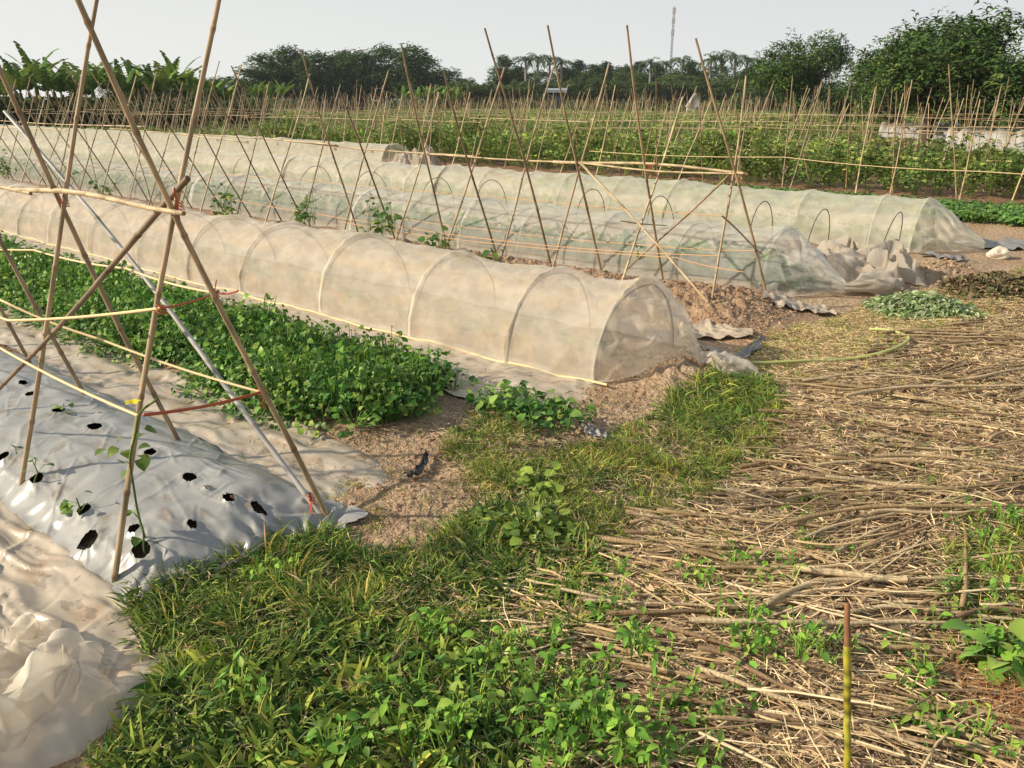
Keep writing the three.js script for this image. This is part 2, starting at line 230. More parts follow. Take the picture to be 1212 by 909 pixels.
// silver mulch film with planting holes
const HOLES = [[225, 568, 0.045, 0.03], [272, 595, 0.036, 0.024], [307, 607, 0.045, 0.028], [104, 642, 0.055, 0.045], [113, 508, 0.055, 0.035], [70, 489, 0.05, 0.03], [37, 470, 0.045, 0.028], [28, 456, 0.04, 0.022], [178, 539, 0.045, 0.028], [100, 606, 0.04, 0.03], [45, 572, 0.045, 0.03], [168, 655, 0.05, 0.035], [228, 625, 0.026, 0.016], [246, 581, 0.016, 0.012], [5, 545, 0.04, 0.03], [160, 630, 0.03, 0.024], [-60, 500, 0.05, 0.03], [-100, 455, 0.05, 0.03]]
  .map(([px, py, a, b]) => { const p = onBed(px, py); return { x: p.x, z: p.z, a: a * 0.82, b: b * 0.82 }; });
{
  const creases = makeCreases(909, 230, -4.6, -2.2, -1.7, -0.88, 1.5, 0.0075, 0.011, 0.32);
  const x0 = -5.4, x1 = -2.17, z0 = -1.76, z1 = -0.87, st = 0.0085, nu = Math.round((x1 - x0) / st), nv = Math.round((z1 - z0) / st), cut = new Uint8Array((nu + 1) * (nv + 1));
  const a = gridMesh(nu, nv, (u, v, i, j) => {
    let x = x0 + (x1 - x0) * u, z = z0 + (z1 - z0) * v, lift = 0;
    for (const h of HOLES) {
      const dx = x - h.x, dz = z - h.z; if (Math.abs(dx) > 0.2 || Math.abs(dz) > 0.2) continue;
      const an = Math.atan2(dz, dx), jag = 1 + 0.10 * n2(Math.cos(an) * 1.2 + h.x * 9, Math.sin(an) * 1.2 + h.z * 7), d = Math.hypot(dx / h.a, dz / h.b) / jag;
      if (d < 0.86) cut[j * (nu + 1) + i] = 1; else if (d < 1.16) { x = h.x + dx / d; z = h.z + dz / d; }
      lift += 0.010 * Math.exp(-((d - 1) ** 2) * 2.5) + 0.0035 * Math.exp(-(d - 1) * 0.7) * Math.max(0, Math.sin(an * 13 + h.x * 50)) * (d > 1 ? 1 : 0);
    }
    const endPull = sstep(-2.55, -2.25, x), sag = (0.5 + fbm(x * 1.2 + 7, z * 4, 2)) * 0.008;
    const edge = sstep(-1.08, -0.92, z);
    const pleat = edge * 0.006 * Math.max(0, Math.sin(x * 46 + 5 * n2(x * 3, z * 2))) + endPull * 0.012 * Math.sin(z * 60 + 6 * n2(x * 6, z * 3));
    if (u > 0.985) x += 0.05 * fbm(v * 6, 1.3);
    const y = Math.max(groundH(x, z), groundH(x + 0.02, z)) + 0.010 + 0.028 * sstep(0, 0.12, v) * sstep(1, 0.88, v) * sstep(-2.2, -2.4, x) + creaseAt(creases, x + 0.015 * n2(x * 5, z * 5), z) + lift + sag + pleat + 0.004 * n2(x * 3, z * 4) + 0.0016 * sstep(0.3, 0.9, n2(x * 5, z * 3)) * Math.sin((x * 0.8 + z) * 190 + 3 * n2(x * 8, z * 8));
    return [x, y, z, [1, 1, 1], x / 1.7, z / 1.7];
  });
  a.i = a.i.filter((_, k, s) => { const t = k - k % 3; return !(cut[s[t]] || cut[s[t + 1]] || cut[s[t + 2]]); });
  tag(put('mulch_film', a.build(), M.mulch), 'silver plastic mulch film with round planting holes over the raised bed', 'mulch film');
}

// ------------------------------------------------------------------ bamboo
function caneGeometry(seg, nodes, bend, seed, taper = 0.72) {
  const r = makeRandom(seed), a = new Acc(), rings = [];
  const ph = r() * 6, at = []; for (let k = 0; k < nodes; k++) at.push((k + 0.5 + (r() - 0.5) * 0.35) / nodes);
  rings.push([0, 1]); for (const t of at) { rings.push([t - 0.007, 1], [t, 1.24], [t + 0.006, 1.04]); } rings.push([1, 1]);
  if (!nodes) rings.splice(1, 0, [0.33, 1], [0.66, 1]);
  let prev = null;
  for (const [t, k] of rings) {
    const w = (1 - (1 - taper) * t) * k, row = [], bx = bend * (Math.sin(PI * t) + 0.3 * Math.sin(2 * PI * t + ph)), bz = bend * 0.5 * Math.sin(2 * PI * t + ph * 2), c = k > 1.1 ? [0.72, 0.66, 0.58] : [1, 1, 1];
    for (let i = 0; i < seg; i++) { const an = i / seg * 2 * PI; row.push(a.v(Math.cos(an) * w + bx, t, Math.sin(an) * w + bz, c, i / seg + seed * 0.37, t * 1.6 + seed * 0.21)); }
    if (prev) for (let i = 0; i < seg; i++) a.quad(prev[i], row[i], row[(i + 1) % seg], prev[(i + 1) % seg]);
    prev = row;
    if (t === 0 || t === 1) { const m = a.v(bx, t, bz, [0.45, 0.4, 0.34]); for (let i = 0; i < seg; i++) t ? a.i.push(m, row[(i + 1) % seg], row[i]) : a.i.push(m, row[i], row[(i + 1) % seg]); }
  }
  return a.build();
}
const CANE = [1, 2, 3, 4].map((s) => caneGeometry(10, 8, 1.7, s)), THIN = [5, 6, 7].map((s) => caneGeometry(6, 5, 1.6, s)), FAR_CANE = [8, 9].map((s) => caneGeometry(4, 0, 1.5, s));
const UP = V(0, 1, 0);
function bar(parent, name, a, b, r, mat, geo) {
  const d = b.clone().sub(a), m = put(name, geo, mat, parent);
  m.position.copy(a); m.quaternion.setFromUnitVectors(UP, d.clone().normalize()); m.rotateY(R(0, 6.28)); m.scale.set(r, d.length(), r); return m;
}
const pick = (l) => l[Math.floor(rnd() * l.length)];
const extend = (a, b, len) => { const d = b.clone().sub(a).normalize(); return a.clone().addScaledVector(d, len); };
function cordPart(parent, name, pts, r, mat, sag = 0.02) {
  const q = []; for (let k = 0; k < pts.length - 1; k++) for (let i = 0; i < 7; i++) { const t = i / 7, p = pts[k].clone().lerp(pts[k + 1], t); p.y -= sag * Math.sin(PI * t); q.push(p); } q.push(pts[pts.length - 1]);
  return put(name, tube(q, r, [1, 1, 1], 5), mat, parent);
}
function tie(parent, p, s = 1, mat = M.redTie, tails = true) { // cord wound round a crossing with loose ends
  const a = new Acc(), q = []; for (let k = 0; k <= 26; k++) { const t = k / 26 * 2 * PI * 3; q.push(V(p.x + Math.cos(t) * 0.021 * s, p.y + (k / 26 - 0.5) * 0.045 * s + Math.sin(t) * 0.012 * s, p.z + Math.sin(t) * 0.021 * s)); }
  tubeInto(a, q, 0.0024 * s, [1, 1, 1], 4);
  if (tails) for (const [dy, w] of [[-1, 0.011], [1, 0.009]]) blade(a, p.x + 0.012, p.y, p.z + 0.02 * s, R(0, 6), dy * R(1.0, 1.4), R(0.05, 0.12) * s, w * s, R(-0.5, 0.5), [1, 1, 1], 3, () => 1);
  return put('tie', a.build(), mat, parent);
}
// --- the trellis over the silver bed
{
  const t = thing('bamboo_trellis', 'thick bamboo cane trellis standing over the silver mulched bed', 'trellis');
  const cx = [-2.43, -3.3, -4.18, -5.06, -5.95], crossPx = [[212, 243], [77, 240]];
  cx.forEach((x, k) => {
    const cr = k < 2 ? atAcross(...crossPx[k], -1.3) : V(x, 1.22, -1.3);
    const farFoot = k === 0 ? atHeight(385, 612, 0.02) : k === 1 ? atHeight(215, 531, 0.06) : k === 2 ? atHeight(106, 480, 0.06) : V(x - 0.05, 0.05, -1.64);
    const nearFoot = k === 0 ? atHeight(134, 687, 0.04) : V(x - 0.22 + 0.1 * (k % 2), 0.03, -0.94);
    const c1 = cr.clone().add(V(0.008, 0, 0.011)), c2 = cr.clone().add(V(-0.008, 0, -0.011));
    const dig = (f, c) => f.clone().addScaledVector(c.clone().sub(f).normalize(), -0.12);
    bar(t, 'stake', dig(farFoot, c1), extend(farFoot, c1, 2.3), 0.0112, M.cane[k ? 1 : 0], CANE[k % 4]);
    bar(t, 'stake', dig(nearFoot, c2), extend(nearFoot, c2, k < 2 ? 2.35 : 1.42), 0.0102, M.cane[0], CANE[(k + 1) % 4]);
    tie(t, cr, 0.68);
  });
  const c0 = atAcross(212, 243, -1.3), c1 = atAcross(77, 240, -1.3);
  bar(t, 'crossbar', V(c1.x - 0.35, c1.y + 0.035, -1.262), V(c0.x + 0.09, c0.y - 0.008, -1.268), 0.0108, M.cane[2], CANE[1]);
  bar(t, 'crossbar', V(-6.1, 1.22, -1.245), V(c1.x - 0.2, c1.y + 0.03, -1.25), 0.0105, M.cane[2], CANE[2]);
  // diagonal brace down the row and the pale brace tied to the end stake
  bar(t, 'brace', atAcross(224, 214, -1.33), extend(atAcross(224, 214, -1.33), atHeight(-45, 512, 0.12), 1.9), 0.0105, M.cane[3], CANE[3]);
  const greyPole = new THREE.MeshStandardMaterial({ color: new THREE.Color().setRGB(0.50, 0.49, 0.48), map: caneTex, vertexColors: true, roughness: 0.45 });
  bar(t, 'brace', atHeight(382, 608, 0.03), atAcross(8, 132, -1.52), 0.0115, greyPole, CANE[0]).userData.label = 'pale grey pole leaning along the frame';
  const nearS = (py, k) => 0; // cords run along the stakes of the near and the far side
  cordPart(t, 'guide_strip', [V(-6.2, 0.80, -1.02), V(-4.3, 0.78, -1.03), V(-3.42, 0.775, -1.05), atAcross(190, 365, -1.05)], 0.0055, M.strip, 0.008);
  cordPart(t, 'guide_strip', [V(-6.2, 0.50, -1.10), atAcross(0, 355, -1.10), atAcross(120, 402, -1.30), atAcross(308, 464, -1.52)], 0.0055, M.strip, 0.012);
  cordPart(t, 'guide_strip', [V(-6.2, 0.36, -1.0), atAcross(0, 412, -1.0), atAcross(163, 492, -1.0)], 0.0055, M.strip, 0.012);
  cordPart(t, 'guide_strip', [V(-6.2, 0.72, -1.46), atAcross(40, 296, -1.46), atAcross(150, 318, -1.44), atAcross(256, 347, -1.45)], 0.005, M.strip, 0.012);
  cordPart(t, 'cord', [atAcross(170, 491, -1.0), atAcross(312, 463, -1.53)], 0.006, M.redTie, 0.012);
  cordPart(t, 'cord', [atAcross(190, 365, -1.05), atAcross(255, 347, -1.44), atAcross(282, 344, -1.47)], 0.0035, M.redTie, 0.006);
  tie(t, atAcross(255, 347, -1.44), 0.7); tie(t, atAcross(311, 464, -1.53), 0.75); tie(t, atAcross(371, 590, -1.63), 0.95); tie(t, atAcross(191, 366, -1.05), 0.7, M.redTie, false);
}
// --- the trellis between the first two tunnels
{
  const t = thing('bamboo_trellis', 'row of thin crossed bamboo stakes between the two nearest net tunnels', 'trellis');
  const A = [[825, 45, 915, 362], [742, 30, 788, 342], [648, 30, 715, 330], [575, 33, 655, 313], [525, 82, 590, 300], [475, 53, 530, 290], [404, 115, 470, 285], [357, 60, 425, 268]];
  const B = [[883, 90, 838, 380], [808, 115, 730, 333], [720, 75, 648, 313], [655, 80, 585, 300], [597, 80, 518, 298], [520, 110, 462, 290], [460, 83, 400, 262], [403, 100, 350, 263]];
  const grey = (k) => M.cane[[0, 0, 1, 3, 3, 1, 3, 1][k % 8]];
  const cross = [];
  A.forEach(([ax, ay, bx, by], k) => { const f = atAcross(bx, by, -6.16), p = atAcross(ax, ay, -5.36); f.y = Math.min(f.y, groundH(f.x, f.z)) - 0.06; bar(t, 'stake', f, p, 0.0115, grey(k), THIN[k % 3]); cross.push(f.clone().lerp(p, 0.52)); });
  B.forEach(([ax, ay, bx, by], k) => { const f = atAcross(bx, by, -5.42), p = atAcross(ax, ay, -6.25); f.y = Math.min(f.y, groundH(f.x, f.z)) - 0.06; bar(t, 'stake', f, p, 0.0105, M.cane[[0, 2, 0, 1][k % 4]], THIN[(k + 1) % 3]); });
  let x = -8.3;
  while (x > -42) {
    const j = () => R(-0.12, 0.12), top = R(1.75, 2.15);
    const c = V(x, 1.1, -5.8); cross.push(c);
    const geo = x > -20 ? THIN : FAR_CANE;
    bar(t, 'stake', V(x + j(), 0, -6.2), V(x + j(), top, -5.3 + j() * 0.5), 0.0105, pick(M.cane), pick(geo)); bar(t, 'stake', V(x + j(), 0, -5.4), V(x + j(), R(1.7, 2.1), -6.3 + j() * 0.5), 0.0105, pick(M.cane), pick(geo));
    if (rnd() < 0.3) bar(t, 'stake', V(x + 0.1 + j(), 0, -5.8), V(x + j(), R(1.15, 1.5), -5.75), 0.009, pick(M.cane), pick(geo));
    x -= R(0.6, 0.85);
  }
  cross.forEach((c, k) => { if (k < 12) tie(t, k < 8 ? V(c.x, 1.08, -5.79) : c, 0.8, k % 2 ? M.redTie : M.cord, k < 4); });
  bar(t, 'crossbar', atAcross(655, 190, -5.76), atAcross(885, 204, -5.76), 0.013, M.cane[2], CANE[0]);
  bar(t, 'crossbar', atAcross(690, 194, -5.735), atAcross(872, 207, -5.735), 0.0085, M.cane[2], THIN[0]);
  for (const [a, b, c, d] of [[700, 193, 480, 180], [560, 186, 325, 166], [400, 172, 215, 158], [290, 168, 130, 152], [170, 150, 0, 143]]) bar(t, 'crossbar', atAcross(a, b, -5.77), atAcross(c, d, -5.77), 0.009, M.cane[2], pick(THIN));
  bar(t, 'crossbar', V(-14, 1.12, -5.77), V(-40, 1.12, -5.77), 0.009, M.cane[2], THIN[0]);
  const nf = atAcross(838, 380, -5.40); nf.y = groundH(nf.x, nf.z);
  bar(t, 'brace', atAcross(686, 192, -5.72), nf, 0.012, M.cane[2], THIN[2]);
  bar(t, 'brace', atAcross(866, 204, -5.74), atAcross(722, 338, -5.95), 0.0095, M.cane[1], THIN[1]);
  bar(t, 'brace', atAcross(855, 255, -5.55), atAcross(902, 300, -5.95), 0.007, M.cane[0], THIN[0]);
  bar(t, 'stick', atAcross(735, 262, -5.5), atAcross(790, 268, -5.9), 0.006, M.cane[0], THIN[0]);
  for (const [z, l] of [[-6.0, [[860, 256], [600, 234], [380, 215], [150, 195]]], [-5.5, [[850, 303], [640, 290], [470, 268], [250, 232]]], [-6.1, [[900, 297], [760, 290], [600, 275], [430, 252]]], [-5.5, [[880, 322], [800, 305], [560, 286], [400, 262]]]])
    cordPart(t, 'cord', l.map(([a, b]) => atAcross(a, b, z)), 0.0035, M.cord, 0.012);
}

// ------------------------------------------------------------------ net tunnels
function tunnel({ name = 'net_tunnel', label, x0, x1, zc, hw, H, spacing, end, mat, hoopR = 0.004, cord = true, fine = -14, seed = 0, hoopXs, opaque, pow = 0.96, sag = 0.07 }) {
  const t = thing(name, label, 'net tunnel'), hoops = hoopXs ? hoopXs.slice() : [x1];
  while (hoops[hoops.length - 1] > x0) hoops.push(hoops[hoops.length - 1] - spacing * (1 + 0.16 * n2(hoops.length * 1.7, seed)));
  const us = []; if (end) for (let k = 22; k > 0; k--) us.push([k / 22]);
  const xl = []; for (let x = x1; x > x0; x -= x > fine ? 0.04 : 0.16) xl.push(x); for (const q of hoops) if (q > fine && q < x1 + 0.001) xl.push(q - 0.006, q - 0.014, q - 0.026, q + 0.0001); xl.sort((a, b) => b - a); for (const x of xl) if (x <= x1) us.push([0, x]);
  const nv = 48, lean = hoops.map((_, k) => 0.04 * n2(k * 3.1, seed + 2));
  const hh = hoops.map((_, k) => H * (1 + 0.05 * n2(k * 2.3, seed + 5)));
  const a = gridMesh(us.length - 1, nv, (_, v, i, j) => {
    const [e, xr] = us[i], x = e ? x1 : xr; let k = 0; while (k < hoops.length - 1 && hoops[k + 1] > x) k++;
    const f = k < hoops.length - 1 ? clamp((hoops[k] - x) / (hoops[k] - hoops[k + 1])) : 0, s = (v - 0.5) * 2.36, sc = clamp(s, -1, 1), th = (sc + 1) / 2 * PI;
    const Hk = lerp(hh[k], hh[Math.min(k + 1, hh.length - 1)], f), arc = Math.pow(Math.sin(PI * f), 0.6), sn = Math.pow(Math.max(0, Math.sin(th)), pow);
    const drop = 1 - sag * arc * (0.75 + 0.35 * n2(x * 1.1, seed + 9));
    const foldUp = 0.010 * sstep(0.55, 1, 1 - Math.abs(n2(x * 1.6 + s * 1.3, s * 1.5 + seed)) * 2) + 0.004 * n3(x * 3, s * 4, seed), base = 1 - 0.07 * arc * Math.max(0, Math.sin(th)) + 0.03 * (1 - Math.sin(th)) * n2(x * 1.4, seed + (s > 0 ? 3 : 7));
    const near = Math.min(...[k, Math.min(k + 1, hoops.length - 1)].map((q) => Math.abs(hoops[q] - x))), rib = 0.009 * Math.exp(-((near / 0.011) ** 2)) * (e ? 0 : 1), fan = 0.014 * Math.pow(0.5 + 0.5 * Math.sin(near * 40 / (0.25 + Math.max(0, Math.sin(th)) * 1.6) + 3 * n2(k * 2.2, s * 1.5)), 4) * sstep(1, 0.2, Math.sin(th)) * sstep(0.5, 0.1, near);
    const over = Math.max(0, Math.abs(s) - 1), side = s < 0 ? 1 : -1;
    let z = zc + lean[k] + hw * Math.cos(th) * base + side * over * (0.40 + 0.25 * n2(x * 0.8, seed + 20)) + side * (foldUp + rib + fan) * Math.abs(Math.cos(th)), y = Hk * sn * drop + (foldUp + rib + fan * 0.5) * sn, px = x;
    if (over) y = 0.012 + 0.014 * Math.max(0, n2(x * 5, s * 20)) * (1 - over * 3);
    // creases that fan out from each hoop's foot
    y -= 0.01 * Math.max(0, Math.sin(f * 2 * PI * 3 + s * 3)) * sn * (1 - sn);
    if (e) {
      const q = Math.pow(e, 0.85), pl = Math.sin(th * 17 + 4 * n2(e * 2, seed)) * 0.030 * Math.sin(PI * Math.min(1, e * 0.85 + 0.1)) * (over ? 0.3 : 1);
      px = lerp(x1, end.x, e) + 0.02 * n2(s * 4, e * 3); const rr = lerp(1, 0.05, q);
      z = lerp(z, end.z + (z - zc) * rr * 0.9, Math.pow(e, 0.72)) + pl * Math.cos(th); y = lerp(y, end.y + y * 0.12, Math.pow(e, 1.08)) + pl * sn * 0.6;
    }
    y += groundH(px, z) + 0.006;
    return [px, y, z, null, px / 1.5, s * 0.55 + seed];
  });
  const g = a.build(); g.deleteAttribute('color'); put('net', g, mat, t);
  hoops.forEach((hx, k) => { if (k > 60) return; const pts = []; for (let q = 0; q <= 20; q++) { const th = q / 20 * PI; pts.push(V(hx + 0.02 * n2(k, q * 0.1), groundH(hx, zc) * 0.5 + hh[k] * Math.pow(Math.sin(th), pow) * 0.975 - 0.006, zc + lean[k] + hw * Math.cos(th) * 0.975)); } put('hoop', tube(pts, hoopR, [1, 1, 1], 5), M.hoop, t); });
  if (cord) { const pts = []; for (let x = end ? x1 + 0.1 : x1; x > x0; x -= x > fine ? 0.12 : 0.8) pts.push(V(x, groundH(x, zc + hw) + 0.022 + 0.006 * n2(x * 3, 1), zc + hw + 0.035 + 0.03 * n2(x * 0.9, seed + 3))); put('edge_pole', tube(pts, 0.0085, [1, 1, 1], 6), M.strip, t); }
  return t;
}
function heapGeometry(cx, cz, rx, rz, h, seed, turn = 0, folds = 1) { // a cloth dropped in a pile
  const c = Math.cos(turn), s = Math.sin(turn);
  const a = gridMesh(220, 100, (u, v) => {
    const th = u * 2 * PI, r = v, ct = Math.cos(th), st = Math.sin(th), rim = 1 + 0.22 * n2(ct * 1.3 + seed, st * 1.3) + 0.06 * n2(ct * 4, st * 4 + seed);
    const lx = ct * r * rim, lz = st * r * rim, w1 = n2(lx * 1.5 + seed, lz * 1.5) * 0.5, w2 = n2(lx * 1.5, lz * 1.5 + seed + 7) * 0.5;
    const ph = 4.2 * folds * (lx * Math.cos(seed) + lz * Math.sin(seed)) + 4.5 * w1 + seed, f = Math.pow(0.5 + 0.5 * Math.sin(ph), 2.2), f2 = Math.pow(0.5 + 0.5 * Math.sin(ph * 2.3 + 5 * w2), 3) * 1.3 + 0.5 * Math.sin(9 * folds * (lz * Math.cos(seed) - lx * Math.sin(seed)) + 7 * w2 + f * 2);
    const dome = Math.pow(Math.max(0, 1 - r * r), 0.7);
    let y = h * (dome * (0.42 + 0.40 * f + 0.17 * f2 + 0.12 * w2 + 0.05 * Math.pow(0.5 + 0.5 * Math.sin(ph * 5.5 + 9 * w2 + 3 * w1), 3)) + 0.09 * (1 + Math.sin(th * 11 + 9 * w1 + 4 * r)) * Math.min(1, (1 - r) * 5) * sstep(0.2, 0.7, r));
    y = Math.max(0.004, y);
    const ox = (lx + 0.16 * n2(lx * 2.1 + 3, lz * 2.1 + seed) * dome) * rx, oz = (lz + 0.16 * n2(lx * 2.1 + seed, lz * 2.1 + 11) * dome) * rz, x = cx + ox * c - oz * s, z = cz + ox * s + oz * c;
    return [x, groundH(x, z) + 0.01 + y, z, null, lx * rx / 1.2 + seed, lz * rz / 1.2];
  });
  const g = a.build(); g.deleteAttribute('color'); return g;
}
function tailGeometry(pts, radii, seed) { // a twisted, gathered end of a net
  const q = new THREE.CatmullRomCurve3(pts), a = gridMesh(40, 40, (u, v) => {
    const p = q.getPoint(u), d = q.getTangent(u), k = u * (radii.length - 1), i = Math.min(radii.length - 2, Math.floor(k)), r = lerp(radii[i], radii[i + 1], k - i), th = v * 2 * PI;
    const s = V(-d.z, 0, d.x).normalize(), f = 1 + 0.35 * n3(Math.cos(th) * 1.6, Math.sin(th) * 1.6, u * 2 + seed) + 0.16 * Math.sin(th * 7 + u * 5) * (0.4 + u);
    const y = Math.max(0.012, p.y - groundH(p.x, p.z) + Math.sin(th) * r * 0.62 * f), x = p.x + s.x * Math.cos(th) * r * f, z = p.z + s.z * Math.cos(th) * r * f;
    return [x, groundH(x, z) + y, z, null, u * 0.5, v];
  });
  const g = a.build(); g.deleteAttribute('color'); return g;
}
const tA = tunnel({ label: 'cream dusty net tunnel beside the leafy crop bed, nearest of the low tunnels', x0: -45, x1: -2.3, zc: -4.13, hw: 0.49, H: 0.535, spacing: 0.95, hoopXs: [-2.3, -2.95, -3.86, -4.89, -5.97], end: { x: -1.93, y: 0.05, z: -4.2 }, mat: M.netWarm, hoopR: 0.0055, seed: 1 });
put('net_tail', tailGeometry([V(-2.0, 0.16, -4.2), V(-1.9, 0.12, -4.24), V(-1.78, 0.07, -4.3), V(-1.66, 0.05, -4.35), V(-1.58, 0.03, -4.37)], [0.06, 0.05, 0.12, 0.09, 0.008], 3), M.netHeap, tA);
const tB = tunnel({ label: 'pale net tunnel behind the crossed stakes, big leafy plant pressing against its end', x0: -45, x1: -2.42, zc: -6.95, hw: 0.48, H: 0.52, spacing: 0.95, end: { x: -1.84, y: 0.04, z: -6.86 }, mat: M.netCool, hoopR: 0.003, seed: 2, cord: false, sag: 0.09 });
put('net_tail', tailGeometry([V(-1.95, 0.10, -6.88), V(-1.82, 0.09, -6.9), V(-1.68, 0.10, -7.05), V(-1.55, 0.10, -7.22), V(-1.46, 0.04, -7.3)], [0.05, 0.05, 0.13, 0.13, 0.01], 8), M.netGrey, tB);
tunnel({ label: 'greenish net tunnel with a long tapered end, before the bean field', x0: -50, x1: -1.88, zc: -9.85, hw: 0.52, H: 0.55, spacing: 0.85, hoopXs: [-1.88, -2.33], end: { x: -1.27, y: 0.03, z: -9.95 }, mat: M.netGreen, seed: 3, cord: false, sag: 0.05 });
tunnel({ label: 'farthest low net tunnel, ending in a bundle of net below the bean field', x0: -62, x1: -14.6, zc: -13.6, hw: 0.5, H: 0.58, spacing: 0.95, mat: M.netGreen, seed: 4, cord: false, fine: -13 });
tag(put('net_bundle', heapGeometry(-14.0, -13.7, 0.75, 0.5, 0.62, 31), M.netGrey), 'grey bundle of net heaped at the end of the farthest low tunnel', 'net bundle');
for (const x of [-1.92, -2.63, -3.26, -4.5, -5.53, -7.21, -8.28, -9.73, -11.2]) { // row without its net
  const pts = [], H = 0.52 + R(-0.03, 0.03), lean = R(-0.06, 0.06); for (let q = 0; q <= 24; q++) { const th = q / 24 * PI; pts.push(V(x + lean * Math.sin(th), -0.05 + (H + 0.05) * Math.pow(Math.sin(th), 0.75), -8.5 + 0.36 * Math.cos(th))); }
  tag(put('bare_hoop', tube(pts, 0.0048, [1, 1, 1], 6), M.hoop), 'black bare hoop standing in the uncovered row between two net tunnels', 'hoop', 'bare hoops of the uncovered row');
}
tag(put('net_bundle', heapGeometry(-2.1, -7.75, 0.70, 0.42, 0.36, 47, 0.5, 0.62), M.netGrey), 'brownish crumpled net pulled off the bare hoops, lying beside the big leafy tunnel end', 'net bundle');
tag(put('net_bundle', heapGeometry(-2.18, -0.36, 0.40, 0.33, 0.20, 12, 0.6, 1.7), M.netHeap), 'white net heaped on the beige plastic sheet in the grass corner', 'net bundle');
// loose pieces of film
function ribbon(label, pts, w, mat, seed, cat = 'plastic strip') {
  const q = new THREE.CatmullRomCurve3(pts.map((p) => V(p.x, 0, p.z))), a = gridMesh(36, 10, (u, v) => { const p = q.getPoint(u), d = q.getTangent(u), s = V(-d.z, 0, d.x).normalize(), k = (v - 0.5) * w * (0.75 + 0.35 * n2(u * 4, seed)) * (0.35 + 0.65 * Math.sin(PI * clamp(u * 0.92 + 0.05))), x = p.x + s.x * k, z = p.z + s.z * k; return [x, groundH(x, z) + 0.012 + Math.max(0, 0.022 * ridge(v * 3 + seed, u * 2, 2)) + 0.012 * (1 + n2(u * 6, v * 3 + seed)), z, null, u, v]; });
  const g = a.build(); g.deleteAttribute('color'); return tag(put('plastic_strip', g, mat), label, cat);
}
ribbon('dark torn plastic strip on the soil at the end of the leafy crop bed', [atHeight(483, 572), atHeight(497, 560), atHeight(506, 541)], 0.055, M.blackFilm, 3);
ribbon('grey torn plastic strip under the small leafy clump by the net tunnel', [atHeight(690, 515), atHeight(703, 523), atHeight(720, 530)], 0.10, M.greyFilm, 5);
ribbon('dark grey folded plastic edge on the soil beyond the nearest tunnel end', [atHeight(822, 412), atHeight(845, 420), atHeight(868, 427), atHeight(888, 418), atHeight(903, 404)], 0.12, M.greyFilm, 8);
ribbon('beige plastic flap on the soil between the mound and the nearest tunnel end', [atHeight(800, 392), atHeight(840, 398), atHeight(890, 402)], 0.30, M.pathFilm, 9);
ribbon('beige plastic flap under the big leafy tunnel end', [atHeight(900, 368), atHeight(950, 370), atHeight(990, 374)], 0.35, M.pathFilm, 13);
ribbon('grey plastic lying beside the tapered end of the greenish tunnel', [atHeight(1150, 292), atHeight(1190, 290), atHeight(1260, 288)], 0.7, M.greyFilm, 17);
ribbon('thin grey plastic piece on the soil behind the brownish crumpled net', [atHeight(1090, 306), atHeight(1115, 311), atHeight(1142, 310)], 0.3, M.greyFilm, 19);

// ------------------------------------------------------------------ plants: building blocks
const tint = (c, k) => [c[0] * k, c[1] * k, c[2] * k];
const G1 = [0.105, 0.185, 0.024], G2 = [0.175, 0.26, 0.034], GY = [0.38, 0.34, 0.09], GD = [0.045, 0.125, 0.014], GP = [0.255, 0.34, 0.05];
function scatterIn(poly, n, fn) { const [a, b, c, d] = bounds(poly); let k = 0, tries = 0; while (k < n && tries++ < n * 40) { const x = R(a, b), z = R(c, d); if (inside(poly, x, z)) { fn(x, z); k++; } } }
const OBJ = new THREE.Object3D(), COL = new THREE.Color();
function instances(name, geo, mat, list, label, category) { // list: [x, y, z, scale, turn, tiltX, tiltZ, [r, g, b], scaleY]
  const m = shade(new THREE.InstancedMesh(geo, mat, list.length)); m.name = numbered(name); scene.add(m);
  list.forEach((q, i) => { OBJ.position.set(q[0], q[1], q[2]); OBJ.rotation.set(q[5] || 0, q[4], q[6] || 0); OBJ.scale.set(q[3], q[3] * (q[8] || 1), q[3]); OBJ.updateMatrix(); m.setMatrixAt(i, OBJ.matrix); const c = q[7] || [1, 1, 1]; m.setColorAt(i, COL.setRGB(c[0], c[1], c[2])); });
  return stuff(m, label, category);
}
const shadeVar = (k = 0.3) => { const b = R(1 - k, 1 + k), y = R(0.85, 1.25); return [b * y, b, b * R(0.8, 1.1)]; };
function tuft(n, len, wid, spread, cols, upright, seed) {
  const a = new Acc(), s = rnd; rnd = makeRandom(seed);
  for (let k = 0; k < n; k++) { const az = R(0, 2 * PI), r = spread * Math.sqrt(rnd()); blade(a, Math.cos(az) * r, -0.005, Math.sin(az) * r, az + R(-1, 1), R(upright, 1.45), R(0.5, 1.15) * len, R(0.7, 1.2) * wid, R(0.5, 1.9), tint(pick(cols), R(0.75, 1.25)), 4, GRASS, R(-0.6, 0.6), 0.35); }
  rnd = s; return a.build();
}
